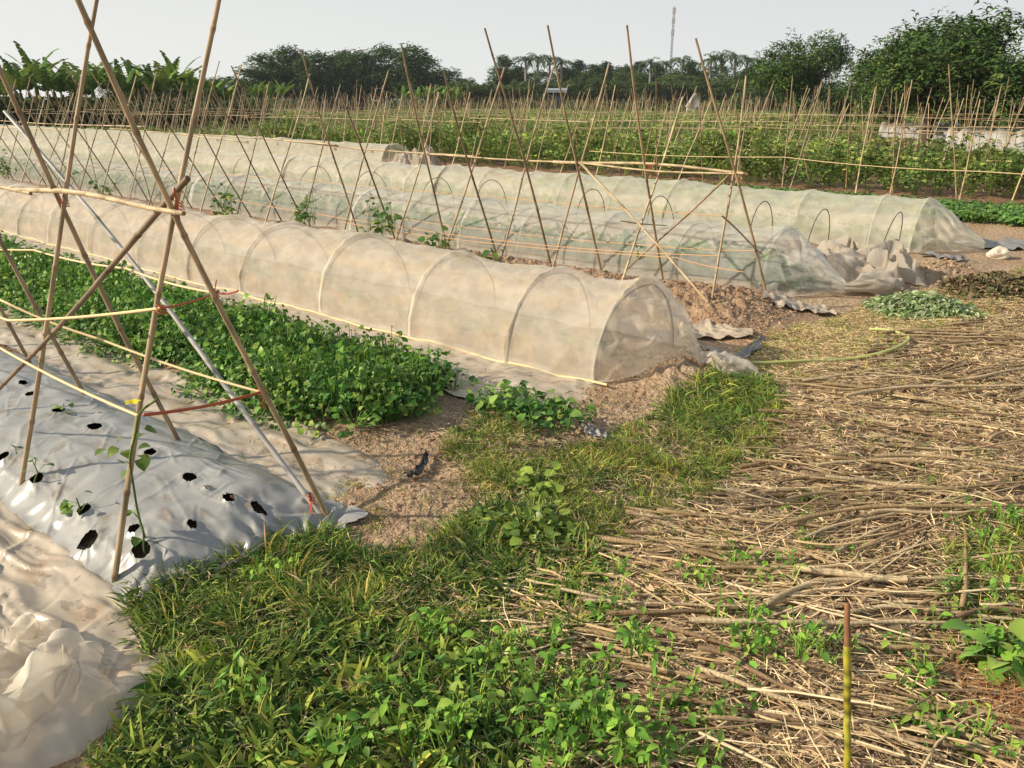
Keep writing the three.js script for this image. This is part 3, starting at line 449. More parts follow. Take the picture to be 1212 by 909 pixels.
function sprigInto(a, x0, y0, z0, n, height, spread, leaf, cols, ratio = 0.85) { // stems with round leaves
  for (let k = 0; k < n; k++) {
    const az = R(0, 2 * PI), h = height * R(0.45, 1), r = spread * R(0.2, 1), ex = x0 + Math.cos(az) * r, ez = z0 + Math.sin(az) * r, ey = y0 + h, l = leaf * R(0.45, 1.3), c = pick(cols);
    blade(a, x0 + (ex - x0) * 0.15, y0, z0 + (ez - z0) * 0.15, az, Math.atan2(h, r * 0.85), Math.hypot(h, r * 0.85), 0.004, 0, tint(c, 1.1), 1, () => 1);
    blade(a, ex, ey, ez, az + R(-1.3, 1.3), R(-0.5, 0.6), l, l * ratio * R(0.68, 1.12), R(0.3, 1.1), tint(c, R(0.75, 1.3)), 4, BROAD, R(-0.7, 0.7), R(0.12, 0.4));
  }
}
// --- grass, blade by blade
const BARE = (x, z) => fbm(x * 2.1 + 40, z * 2.1, 3);
function grassInto(a, x, z, n, len, wid, cols, up, segs, spread, y = 0, shape = GRASS) {
  const lean = 6 * n2(x * 2.2 + 11, z * 2.2), big = fbm(x * 2.6, z * 2.6 + 60, 2), tone = R(0.65, 1.3) * (1 + 0.5 * big), yl = R(0.85, 1.3) * (1 + 0.25 * big);
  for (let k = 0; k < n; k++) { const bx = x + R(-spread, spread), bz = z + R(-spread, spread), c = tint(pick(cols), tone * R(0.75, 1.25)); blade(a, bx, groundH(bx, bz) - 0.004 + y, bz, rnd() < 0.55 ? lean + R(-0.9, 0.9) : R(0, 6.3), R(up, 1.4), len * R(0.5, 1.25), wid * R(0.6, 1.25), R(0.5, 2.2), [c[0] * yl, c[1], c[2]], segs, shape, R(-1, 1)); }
}
{
  const l1 = new Acc(), l2 = new Acc(), l3 = new Acc(), l4 = new Acc();
  const turf = [G1, G1, G2, GD, G2, GP, G1, GD, GY, [0.40, 0.31, 0.17]], thin = [G1, G2, GP, G2, GY], long = [G2, GP, G1, G2, GD], dry = [GY, GY, G2, [0.42, 0.31, 0.15], [0.5, 0.38, 0.2]];
  scatterIn(TURF_MAIN, 9800, (x, z) => { if (!turfAmount(x, z)) return; const worn = sstep(-1.9, -1.0, x + 0.25 * n2(x * 1.5, z * 1.5)), k = BARE(x * 1.6, z * 1.6) - 0.22 * worn; if (k < -0.27 + R(-0.1, 0.1)) return; grassInto(l1, x, z, 7, 0.092 * (1 + 1.3 * k), 0.0088, turf, 0.15, 3, 0.03); });
  const LIT = groundPoly([[215, 800], [330, 760], [470, 730], [560, 770], [600, 850], [600, 1250], [90, 1250], [140, 890]]);
  scatterIn(LIT, 1500, (x, z) => grassInto(l3, x, z, 5, 0.085, 0.0165, long, 0.1, 4, 0.035, 0.02, LEAF));
  const HERB = groundPoly([[520, 640], [640, 610], [720, 655], [690, 720], [640, 740], [560, 720]]); scatterIn(HERB, 420, (x, z) => grassInto(l3, x, z, 5, 0.06, 0.014, long, 0.1, 4, 0.035, 0.015, LEAF)); scatterIn(TURF_MID, 600, (x, z) => { if (BARE(x + 7, z) > 0) grassInto(l3, x, z, 5, 0.055, 0.012, long, 0.1, 3, 0.04, 0.01, LEAF); });
  const RIM = groundPoly([[150, 712], [215, 690], [300, 662], [392, 634], [430, 660], [330, 720], [230, 760], [215, 800], [190, 800]]);
  scatterIn(RIM, 1100, (x, z) => grassInto(l3, x, z, 5, 0.095, 0.0115, long, 0.25, 4, 0.03));
  scatterIn(TURF_MID, 6200, (x, z) => { const k = BARE(x, z); if (k < -0.27 + R(-0.12, 0.12) || !turfAmount(x, z)) return; grassInto(l2, x, z, 6, 0.072 * (1 + 0.9 * k), 0.0062, thin, 0.1, 2, 0.04); if (rnd() < 0.3) grassInto(l4, x, z, 3, 0.06, 0.0045, dry, 0, 2, 0.05); });
  scatterIn(TURF_UPPER, 4600, (x, z) => { const k = BARE(x * 1.3, z * 1.3); if (rnd() < 0.5 + k * 1.4) grassInto(l2, x, z, 5, 0.07, 0.006, [G2, GP, GY], 0.1, 2, 0.05); else grassInto(l4, x, z, 5, 0.06, 0.005, dry, 0, 2, 0.06); });
  const TALL = groundPoly([[780, 500], [800, 470], [850, 452], [900, 455], [925, 480], [900, 505], [830, 520]]);
  scatterIn(TALL, 380, (x, z) => grassInto(l3, x, z, 5, 0.13, 0.010, [G1, G2, GP, GD], 0.3, 4, 0.04));
  const STALK_GRASS = (x, z) => BARE(x * 0.8 + 5, z * 0.8);
  scatterIn(STRAW, 4200, (x, z) => { if (x > 3 || z < -9 || STALK_GRASS(x, z) < -0.04) return; if (rnd() < 0.6) grassInto(l2, x, z, 6, 0.07, 0.0055, thin, 0.2, 2, 0.05, 0.01); else grassInto(l4, x, z, 5, 0.06, 0.0045, dry, 0, 2, 0.06, 0.01); });
  const STRAW_RIGHT = groundPoly([[1100, 690], [1150, 640], [1230, 610], [1300, 620], [1300, 830], [1200, 830], [1150, 790], [1110, 740]]);
  scatterIn(STRAW_RIGHT, 520, (x, z) => grassInto(l2, x, z, 6, 0.09, 0.006, thin, 0.2, 3, 0.04, 0.012));
  for (let k = 0; k < 900; k++) { const x = R(-3.2, -1.9), z = R(-2.3, -1.7) - (rnd() < 0.4 ? R(0.6, 1.4) : 0); if (BARE(x * 2, z * 2) > 0.2) grassInto(l2, x, z, 5, 0.05, 0.005, thin, 0.2, 2, 0.03); }
  stuff(put('grass', l1.build(), M.grass), 'thick green grass between the silver bed and the dry stalks', 'grass');
  stuff(put('grass', l2.build(), M.grass), 'short thin grass on the trodden soil', 'grass');
  stuff(put('grass', l3.build(), M.grass), 'long broad bladed grass catching the sun', 'grass');
  stuff(put('grass', l4.build(), M.grass), 'yellowed dry grass on the bare soil', 'grass');
}
// --- leafy crop bed
const CROP = [[0.05, 0.165, 0.015], [0.075, 0.205, 0.02], [0.15, 0.28, 0.04], [0.05, 0.13, 0.02], [0.22, 0.33, 0.06]];
{
  const a = new Acc(); rnd = makeRandom(31); sprigInto(a, 0, 0, 0, 30, 0.205, 0.13, 0.038, CROP); const g = a.build(), l = [];
  for (let x = -2.72; x > -17; ) {
    const far = clamp((-x - 4) / 8), n = lerp(5, 3.2, far);
    for (let k = 0; k < n; k++) {
      const z0 = -2.04 - 0.16 * (0.5 + 0.5 * n2(x * 1.4, 3)) - (x < -4.0 && x > -4.6 ? 0.12 : 0), z1 = -3.08, z = lerp(z0, z1, rnd()), xx = x + R(-0.03, 0.03) + (x > -2.9 ? -0.25 * Math.abs((z + 2.5) / 0.5) : 0);
      const heapy = n2(x * 2.6, z * 3.2) + 0.5 * n2(x * 6, z * 6); if (heapy < -0.75 + R(-0.15, 0.15)) continue;
      const edge = Math.min(1, Math.min(z0 - z, z - z1) / 0.15 + 0.35);
      l.push([xx, groundH(xx, z) - 0.01, z, R(0.75, 1.1), R(0, 6.3), R(-0.25, 0.25) + (z > z0 - 0.12 ? 0.5 : 0), R(-0.25, 0.25) + (x > -2.95 ? -0.4 : 0), shadeVar(0.25), clamp(edge * R(0.8, 1.2) * (1 + 0.28 * heapy), 0.3, 1.45)]);
    }
    x -= lerp(0.024, 0.04, far);
  }
  instances('leafy_crop', g, M.gloss, l, 'dense dark green leafy crop filling the bed before the nearest net tunnel', 'leafy crop');
  const clump = (label, px, py, n, rx, rz, h, leaf, cols, group) => { const c = atHeight(px, py), b = new Acc(); for (let k = 0; k < n; k++) { const an = R(0, 6.3), r = Math.sqrt(rnd()), x = Math.cos(an) * r * rx, z = Math.sin(an) * r * rz; sprigInto(b, x, groundH(c.x + x, c.z + z) - 0.01, z, 9, h * R(0.5, 1) * (1.1 - 0.5 * r), 0.09, leaf, cols); } const m = put('leafy_plant', b.build(), M.gloss); m.position.set(c.x, 0, c.z); return tag(m, label, 'plant', group); };
  clump('low bushy leafy clump on its own past the end of the leafy crop bed', 628, 500, 44, 0.36, 0.17, 0.2, 0.05, CROP);
  clump('bright leafy weed clump at the grass edge beside the bare soil', 625, 632, 26, 0.20, 0.10, 0.17, 0.045, [G2, GP, G1]);
  clump('leafy weed tuft in the thin grass below the lone bushy clump', 636, 585, 7, 0.05, 0.05, 0.15, 0.05, [GP, G2]);
}
// --- broadleaf weeds
const weedGroup = 'broadleaf weeds among the dry stalks';
const WEED = [[0.13, 0.29, 0.03], [0.20, 0.37, 0.04], [0.09, 0.21, 0.022], [0.28, 0.40, 0.06]];
function weed(px, py, n, r, h, leaf, label, group, ratio = 0.62) {
  if (ratio < 0.8) leaf *= 0.68;
  const c = atHeight(px, py), a = new Acc(), stems = Math.max(2, Math.round(n / 4));
  for (let k = 0; k < stems; k++) { const an = R(0, 6.3), q = Math.sqrt(rnd()), x = Math.cos(an) * q * r, z = Math.sin(an) * q * r; sprigInto(a, x, groundH(c.x + x, c.z + z) + 0.005, z, 5, h * R(0.55, 1), 0.06, leaf, WEED, ratio); }
  const m = put('weed', a.build(), M.leaf); m.position.set(c.x, 0, c.z); return tag(m, label, 'weed', group);
}
rnd = makeRandom(41);
for (const [px, py, n, r, h, lf] of [[868, 700, 36, 0.13, 0.10, 0.038], [920, 695, 24, 0.09, 0.09, 0.038], [830, 690, 16, 0.06, 0.07, 0.035], [870, 770, 40, 0.12, 0.12, 0.045], [900, 790, 20, 0.08, 0.10, 0.045], [945, 800, 26, 0.08, 0.12, 0.045], [985, 800, 20, 0.07, 0.11, 0.045], [1075, 808, 30, 0.07, 0.09, 0.05], [1098, 870, 26, 0.06, 0.11, 0.045], [1065, 872, 16, 0.04, 0.07, 0.04], [1160, 905, 24, 0.06, 0.09, 0.045], [835, 855, 22, 0.06, 0.1, 0.05], [820, 905, 26, 0.07, 0.12, 0.05], [880, 838, 14, 0.05, 0.05, 0.045], [1140, 770, 30, 0.10, 0.1, 0.04], [1190, 640, 30, 0.14, 0.12, 0.045], [1150, 655, 20, 0.1, 0.1, 0.04], [1205, 720, 40, 0.13, 0.14, 0.05], [1160, 735, 30, 0.10, 0.11, 0.04], [970, 660, 14, 0.07, 0.05, 0.03], [1010, 672, 12, 0.07, 0.05, 0.03], [960, 600, 12, 0.06, 0.05, 0.03], [1090, 575, 12, 0.08, 0.04, 0.03], [1150, 540, 12, 0.06, 0.04, 0.03], [935, 612, 12, 0.07, 0.05, 0.035]])
  weed(px, py, n, r, h, lf, 'small bright green broadleaf weed growing up through the dry stalks', weedGroup);
weed(1195, 800, 44, 0.08, 0.13, 0.075, 'large leaved bright green weed beside the matted brown litter', undefined, 0.85);
const grassWeeds = 'broadleaf weeds in the foreground grass';
for (const [px, py, n, r, h, lf] of [[725, 735, 34, 0.10, 0.11, 0.042], [770, 790, 40, 0.09, 0.15, 0.05], [700, 810, 30, 0.08, 0.12, 0.045], [690, 870, 50, 0.11, 0.16, 0.05], [740, 880, 44, 0.1, 0.16, 0.05], [640, 900, 50, 0.11, 0.16, 0.05], [790, 840, 28, 0.06, 0.12, 0.045], [570, 880, 40, 0.1, 0.16, 0.05], [720, 690, 22, 0.04, 0.08, 0.035], [600, 800, 36, 0.10, 0.13, 0.05], [640, 845, 40, 0.10, 0.14, 0.05], [560, 820, 26, 0.08, 0.13, 0.05], [760, 905, 40, 0.09, 0.15, 0.05], [650, 770, 22, 0.06, 0.10, 0.045], [510, 760, 26, 0.07, 0.14, 0.05], [470, 850, 30, 0.08, 0.15, 0.05], [330, 685, 26, 0.08, 0.12, 0.035], [270, 850, 26, 0.07, 0.14, 0.05], [520, 900, 30, 0.08, 0.16, 0.05], [400, 905, 30, 0.08, 0.16, 0.055]])
  weed(px, py, n, r, h, lf, 'broadleaf weed with fresh green leaves among the foreground grass', grassWeeds);
// --- vine seedlings in the mulch holes
function vine(px, py, h, leaves, label, group) {
  const c = onBed(px, py), y0 = groundH(c.x, c.z), t = thing('vine_seedling', label, 'seedling', group, [c.x, y0, c.z]);
  const pts = []; let x = 0, z = 0; for (let k = 0; k <= 6; k++) { pts.push(V(x, -0.03 + h * k / 6, z)); x += R(-0.016, 0.02); z += R(-0.016, 0.016); }
  put('stem', tube(pts, pts.map((_, k) => 0.0048 - k * 0.0004), [0.12, 0.2, 0.05], 6), M.leaf, t);
  for (let k = 0; k < leaves; k++) { const a = new Acc(), p = pts[1 + Math.floor(R(0, 6))], az = R(0, 6.3), l = R(0.025, 0.05); blade(a, p.x, p.y, p.z, az, 0.6, 0.035, 0.004, 0, [0.12, 0.2, 0.05], 1, () => 1); blade(a, p.x + Math.cos(az) * 0.028, p.y + 0.019, p.z + Math.sin(az) * 0.028, az, R(-0.4, 0.4), l, l * 0.95, R(0.4, 1.2), tint(pick([G1, G2, GD]), R(0.8, 1.3)), 4, BROAD, R(-0.4, 0.4), 0.25); put('leaf', a.build(), M.leaf, t); }
  const b = new Acc(); for (let k = 0; k < 40; k++) blade(b, R(-0.03, 0.03), -0.01, R(-0.025, 0.025), R(0, 6.3), R(0.2, 1.3), R(0.02, 0.055), 0.005, R(0, 1), tint(pick([G1, GD, G2]), R(0.7, 1.2)), 2, GRASS); put('shoots', b.build(), M.grass, t);
  return t;
}
const seedGroup = 'vine seedlings in the mulch holes', seedLabel = 'young vine seedling with few leaves in a hole of the silver film';
for (const [px, py, h, n] of [[47, 573, 0.16, 10], [100, 606, 0.13, 9], [70, 489, 0.12, 9], [5, 545, 0.10, 9], [-60, 500, 0.15, 6]]) vine(px, py, h, n, seedLabel, seedGroup);
{
  const t = vine(170, 655, 0.22, 5, 'vine with a yellow flower climbing the end stake of the thick trellis', undefined);
  const o = t.position, w = (px, py, z) => atAcross(px, py, z).sub(o);
  const q = new THREE.CatmullRomCurve3([w(173, 640, -1.04), w(164, 610, -1.03), w(158, 575, -1.02), w(154, 545, -1.01), w(160, 515, -1.0), w(165, 490, -1.02), w(185, 473, -1.05)]);
  put('stem', tube(q.getPoints(30), 0.0042, [0.13, 0.2, 0.05], 6), M.leaf, t);
  for (const [px, py] of [[150, 528], [142, 535], [160, 540], [168, 542], [148, 548], [158, 520], [172, 530], [137, 528], [155, 556], [165, 510], [150, 515]]) { const p = w(px, py, -1.0), a = new Acc(), l = R(0.03, 0.052); blade(a, p.x, p.y, p.z + R(-0.02, 0.03), R(0, 6.3), R(-0.9, 0.3), l, l * 0.95, R(0.4, 1.2), tint(pick([G1, G1, G2]), R(0.7, 1.1)), 4, BROAD, R(-0.4, 0.4), 0.25); put('leaf', a.build(), M.leaf, t); }
  const f = w(157, 478, -1.0), a = new Acc(); for (let k = 0; k < 5; k++) blade(a, f.x, f.y, f.z, k * 1.257, 0.5, 0.028, 0.024, 0.8, [0.75, 0.62, 0.02], 3, BROAD, 0, 0.2); put('flower', a.build(), M.leaf, t).userData.label = 'yellow flower';
}
const vineGroup = 'young vines at the foot of the thin crossed stakes';
for (const [px, py, n, h, r] of [[455, 290, 42, 0.36, 0.16], [265, 252, 36, 0.28, 0.16], [360, 268, 26, 0.3, 0.08], [522, 300, 22, 0.2, 0.12], [577, 304, 14, 0.14, 0.06], [8, 205, 30, 0.35, 0.2], [120, 225, 22, 0.25, 0.2], [545, 262, 12, 0.1, 0.05]]) {
  const c = atAcross(px, py, -5.45), a = new Acc(), y0 = groundH(c.x, -5.45); for (let k = 0; k < n / 3; k++) { const hh = h * R(0.3, 1.3); sprigInto(a, R(-r, r), R(0, h * 0.7), R(-0.12, 0.12), 5, hh, 0.07, 0.075, [G1, GD, G2]); }
  const m = put('young_vine', a.build(), M.leaf); m.position.set(c.x, y0, -5.45); tag(m, 'young leafy vine climbing at the foot of the thin crossed stakes', 'vine', vineGroup);
}
// --- plants under the nets
{
  const a = new Acc(); sprigInto(a, 0, 0, 0, 14, 0.3, 0.2, 0.11, [[0.10, 0.20, 0.05], [0.14, 0.25, 0.06], [0.07, 0.15, 0.04]]); const g = a.build(), lB = [], lD = [], lA = [];
  for (let x = -2.52; x > -30; x -= x > -3.4 ? 0.035 : 0.08) { const z = -6.95 + R(-0.24, 0.24); lB.push([x, groundH(x, z), z, R(0.7, 1.15) * (x > -3.4 ? 1.1 : 1), R(0, 6.3), 0, 0, shadeVar(), R(0.8, 1.15)]); }
  for (let x = -1.9; x > -30; x -= 0.07) { const z = -9.85 + R(-0.3, 0.3); lD.push([x, groundH(x, z), z, R(0.6, 1.0), R(0, 6.3), 0, 0, shadeVar(), R(0.6, 1)]); }
  for (let x = -2.5; x > -20; x -= 0.16) { const z = -4.13 + R(-0.15, 0.15); lA.push([x, groundH(x, z), z, R(0.35, 0.55), R(0, 6.3), 0, 0, shadeVar(), 0.7]); }
  instances('covered_crop', g, M.leaf, lB, 'leafy crop under the pale net tunnel', 'crop'); instances('covered_crop', g, M.leaf, lD, 'leafy crop under the greenish net tunnel', 'crop'); instances('covered_crop', g, M.leaf, lA, 'small seedlings under the nearest cream net tunnel', 'crop');
  const p = atAcross(965, 340, -6.72), b = new Acc(); for (let k = 0; k < 54; k++) { const az = R(0, 6.3), el = R(0.15, 1.3), l = R(0.14, 0.29); blade(b, 0, 0, 0, az, el, l, 0.007, 0.2, [0.30, 0.40, 0.12], 2, () => 1); for (let q = 0; q < 7; q++) { const t = R(0.5, 1), s = R(0.06, 0.11); blade(b, Math.cos(az) * Math.cos(el) * l * t, Math.sin(el) * l * t - 0.01, Math.sin(az) * Math.cos(el) * l * t, az + R(-1.2, 1.2), R(-0.5, 0.6), s, s * 0.7, 0.8, tint(pick([GD, G1]), R(0.7, 1.1)), 3, BROAD, 0, 0.2); } }
  const m = put('leafy_plant', b.build(), M.leaf); m.position.set(-2.36, groundH(-2.36, -6.9), -6.9); tag(m, 'big leafy plant with pale stalks inside the end of the pale net tunnel', 'plant');
}
// ------------------------------------------------------------------ dry stalks and litter
const STRAW_COL = [[0.62, 0.46, 0.255], [0.51, 0.36, 0.19], [0.35, 0.23, 0.125], [0.74, 0.585, 0.36], [0.22, 0.15, 0.088]];
function stalkGeometry(seed, seg, rings, bend) {
  rnd = makeRandom(seed); const pts = [], rad = []; let y = 0, z = 0, dy = 0, dz = 0;
  for (let k = 0; k <= rings; k++) { const t = k / rings; pts.push(V(t - 0.5, y, z)); rad.push(0.0062 * (1 - 0.45 * t) * (k % 3 === 1 ? 1.22 : 1) * R(0.92, 1.08)); dy += R(-1, 1) * bend * 0.35; dz += R(-1, 1) * bend; dy *= 0.8; dz *= 0.85; y += dy * 0.5; z += dz; }
  const a = new Acc(); tubeInto(a, pts, rad, (t) => tint([1, 1, 1], 0.85 + 0.25 * Math.sin(t * 19 + seed) * Math.sin(t * 7)), seg); return a.build();
}
const STALKS = [51, 52, 53, 54, 55, 56].map((s) => stalkGeometry(s, 6, 11, 0.012)), STALK_MAT = STRAW_COL.map((c) => new THREE.MeshStandardMaterial({ color: new THREE.Color().setRGB(...c), vertexColors: true, map: caneTex, roughness: 0.72 }));
const RIGHT_AZ = Math.atan2(0.627, 0.779);
const layAngle = (x, z) => RIGHT_AZ + 0.42 * n2(x * 0.55 + 3, z * 0.55) + 0.25 * n2(x * 1.6, z * 1.6 + 5);
rnd = makeRandom(61);
const VISIBLE = groundPoly([[730, 660], [800, 622], [890, 585], [930, 505], [970, 450], [1110, 395], [1200, 380], [1225, 480], [1225, 930], [800, 930], [770, 850], [700, 780], [700, 720]]);
{
  let k = 0; scatterIn(VISIBLE, 300, (x, z) => {
    const ci = Math.floor(R(0, 4)), th = 0.65 + 0.95 * Math.pow(rnd(), 1.6), m = put('dry_stalk', STALKS[k % 6], STALK_MAT[ci]); k++;
    const pile = 0.010 + 0.045 * rnd() * rnd(), an = layAngle(x, z) + R(-0.3, 0.3) * (rnd() < 0.12 ? 3 : 1); let L = R(0.4, 1.15);
    while (L > 0.3 && !(inside(STRAW, x - Math.cos(an) * L * 0.3, z + Math.sin(an) * L * 0.3) && inside(STRAW, x + Math.cos(an) * L * 0.3, z - Math.sin(an) * L * 0.3))) L *= 0.8;
    m.position.set(x, groundH(x, z) + 0.006 * th + pile * 0.8, z); m.rotation.set(0, an, R(-0.035, 0.035)); m.scale.set(L, th, th);
    const look = (th > 1.0 ? 'thick ' : 'slim ') + ['straw coloured', 'light brown', 'dark brown', 'bleached pale'][ci];
    tag(m, look + ' dry crop stalk lying on the littered ground', 'stalk', look + ' stalks on the ground');
  });
  const litter = [];
  const layStalks = (n, poly, th0, th1, len0, len1, seg, rings) => { const a = new Acc(); scatterIn(poly, n, (x, z) => {
    if (x > 4 || z < -9.5 || (z < -3.4 && rnd() < 0.68) || BARE(x * 0.9 + 30, z * 0.9) > 0.22 + R(0, 0.25)) return;
    const c = tint(pick(STRAW_COL), R(0.75, 1.2)), an = layAngle(x, z) + R(-0.35, 0.35) * (rnd() < 0.16 ? 4 : 1), L0 = R(len0, len1), L = inside(poly, x - Math.cos(an) * L0 * 0.4, z + Math.sin(an) * L0 * 0.4) ? L0 : L0 * 0.4, r = 0.0062 * R(th0, th1), pts = [], y0 = 0.005 + 0.045 * rnd() * rnd(), slope = R(-0.05, 0.05); let w = R(-1, 1) * 0.05, o = 0;
    for (let q = 0; q <= rings; q++) { const t = q / rings - 0.5, px = x + Math.cos(an) * L * t - Math.sin(an) * o * L, pz = z - Math.sin(an) * L * t - Math.cos(an) * o * L; pts.push(V(px, groundH(x, z) + y0 + slope * L * t + R(0, 0.004), pz)); o += w; w += R(-0.06, 0.06); }
    tubeInto(a, pts, pts.map((_, q) => r * (1 - 0.4 * q / rings)), c, seg); }); return a.build(); };
  const EDGE = groundPoly([[600, 700], [700, 650], [735, 655], [700, 720], [710, 790], [770, 850], [790, 920], [640, 930], [590, 820]]);
  stuff(put('straw_litter', layStalks(520, EDGE, 0.25, 0.8, 0.15, 0.6, 4, 5), M.dry), 'scattered twigs in the worn grass beside the stalk mat', 'straw');
  stuff(put('stalk_litter', layStalks(3000, STRAW, 0.3, 0.85, 0.2, 0.9, 5, 6), M.dry), 'mat of smaller dry stalks under the larger ones', 'straw');
  stuff(put('straw_litter', layStalks(5200, STRAW, 0.18, 0.45, 0.08, 0.45, 3, 3), M.dry), 'thin broken straw between the dry stalks', 'straw');
  const bits = new Acc(); for (let k = 0; k < 14; k++) blade(bits, R(-0.06, 0.06), R(0.002, 0.02), R(-0.06, 0.06), R(0, 6.3), R(-0.05, 0.14), R(0.025, 0.075), R(0.002, 0.005), R(-0.3, 0.9), tint(pick(STRAW_COL), R(0.7, 1.2)), 2, LEAF, R(-1, 1));
  const bg = bits.build(); scatterIn(STRAW, 8000, (x, z) => { if (x > 3.5 || z < -9 || (z > -3.6 && rnd() < 0.25)) return; litter.push([x, groundH(x, z) + 0.006, z, R(0.6, 1.4), R(0, 6.3), R(-0.1, 0.1), R(-0.1, 0.1), tint([1, 1, 1], R(0.7, 1.4))]); });
  scatterIn(TURF_UPPER, 2600, (x, z) => litter.push([x, groundH(x, z) + 0.004, z, R(0.6, 1.2), R(0, 6.3), 0, 0, tint([1, 1, 1], R(0.8, 1.4))]));
  scatterIn(TURF_MID, 900, (x, z) => litter.push([x, groundH(x, z) + 0.004, z, R(0.6, 1.2), R(0, 6.3), 0, 0, tint([1, 1, 1], R(0.6, 1.1))]));
  scatterIn(TURF_MAIN, 400, (x, z) => litter.push([x, groundH(x, z) + 0.02, z, R(0.6, 1.2), R(0, 6.3), 0, 0, tint([1, 1, 1], R(0.6, 1.1))]));
  for (let k = 0; k < 260; k++) { const x = R(-3.4, -1.8), z = R(-3.4, -1.75); litter.push([x, groundH(x, z) + 0.012, z, R(0.3, 0.7), R(0, 6.3), 0, 0, tint([1, 1, 1], R(0.6, 1.2))]); }
  instances('straw_litter', bg, M.dry, litter, 'dry leaf scraps and chaff on the ground', 'straw');
  { const a = new Acc(); scatterIn(STRAW, 5200, (x, z) => { if (x > 3 || z < -8) return; const l = R(0.025, 0.06); blade(a, x, groundH(x, z) + R(0.004, 0.03), z, layAngle(x, z) * -1 + R(-0.9, 0.9), R(-0.3, 0.4), l, l * R(0.15, 0.5), R(-1.2, 2.2), tint(pick([[0.30, 0.20, 0.11], [0.38, 0.27, 0.15], [0.20, 0.135, 0.08]]), R(0.7, 1.2)), 3, LEAF, R(-1.2, 1.2), R(0.2, 0.6)); }); stuff(put('leaf_litter', a.build(), M.dry), 'crumpled dead leaves crushed between the dry stalks', 'dead leaves'); }
  // clods on the soil mound and the bare patches
  const cg = new THREE.IcosahedronGeometry(1, 1), cp = cg.attributes.position; for (let i = 0; i < cp.count; i++) { const k = 1 + 0.35 * n3(cp.getX(i) * 1.4, cp.getY(i) * 1.4, cp.getZ(i) * 1.4); cp.setXYZ(i, cp.getX(i) * k, cp.getY(i) * k * 0.7, cp.getZ(i) * k); } cg.computeVertexNormals();
  const cl = []; const clod = (x, z, s) => cl.push([x, groundH(x, z) + s * 0.2, z, s, R(0, 6.3), R(-0.5, 0.5), R(-0.5, 0.5), tint([0.48, 0.32, 0.20], R(0.7, 1.3))]);
  for (let k = 0; k < 800; k++) clod(-1.95 - R(0, 1.9) * rnd(), R(-6.3, -5.1), R(0.004, 0.008) + 0.012 * rnd() * rnd() * rnd()); for (let k = 0; k < 700; k++) clod(R(-2.6, -1.75), R(-3.5, -1.75) - (rnd() < 0.4 ? 0.9 : 0), R(0.003, 0.013)); for (let k = 0; k < 300; k++) clod(R(-2, -1.1), R(-8.9, -7.6), R(0.005, 0.02));
  for (let k = 0; k < 900; k++) clod(R(-6, 1), R(-14.3, -13.2), R(0.01, 0.035));
  instances('soil_clods', cg, new THREE.MeshStandardMaterial({ roughness: 0.95, map: grain }), cl, 'reddish clods of dug soil on the mound and bare patches', 'soil');
}
// matted brown litter beside the large weed
{ const c = atHeight(1185, 845), l = new Acc(); for (let k = 0; k < 900; k++) { const an = R(0, 6.3), r = Math.sqrt(rnd()); const x = Math.cos(an) * r * 0.22, z = Math.sin(an) * r * 0.13; blade(l, x, groundH(c.x + x, c.z + z) + 0.01 + 0.05 * (1 - r * r) * rnd(), z, R(0, 6.3), R(-0.3, 0.5), R(0.03, 0.1), 0.0022, R(-1, 1.5), tint([0.30, 0.145, 0.06], R(0.6, 1.4)), 2, () => 1); } const m = put('plant_litter', l.build(), M.dry); m.position.set(c.x, 0, c.z); stuff(m, 'matted reddish brown root litter beside the large leaved weed', 'litter'); }
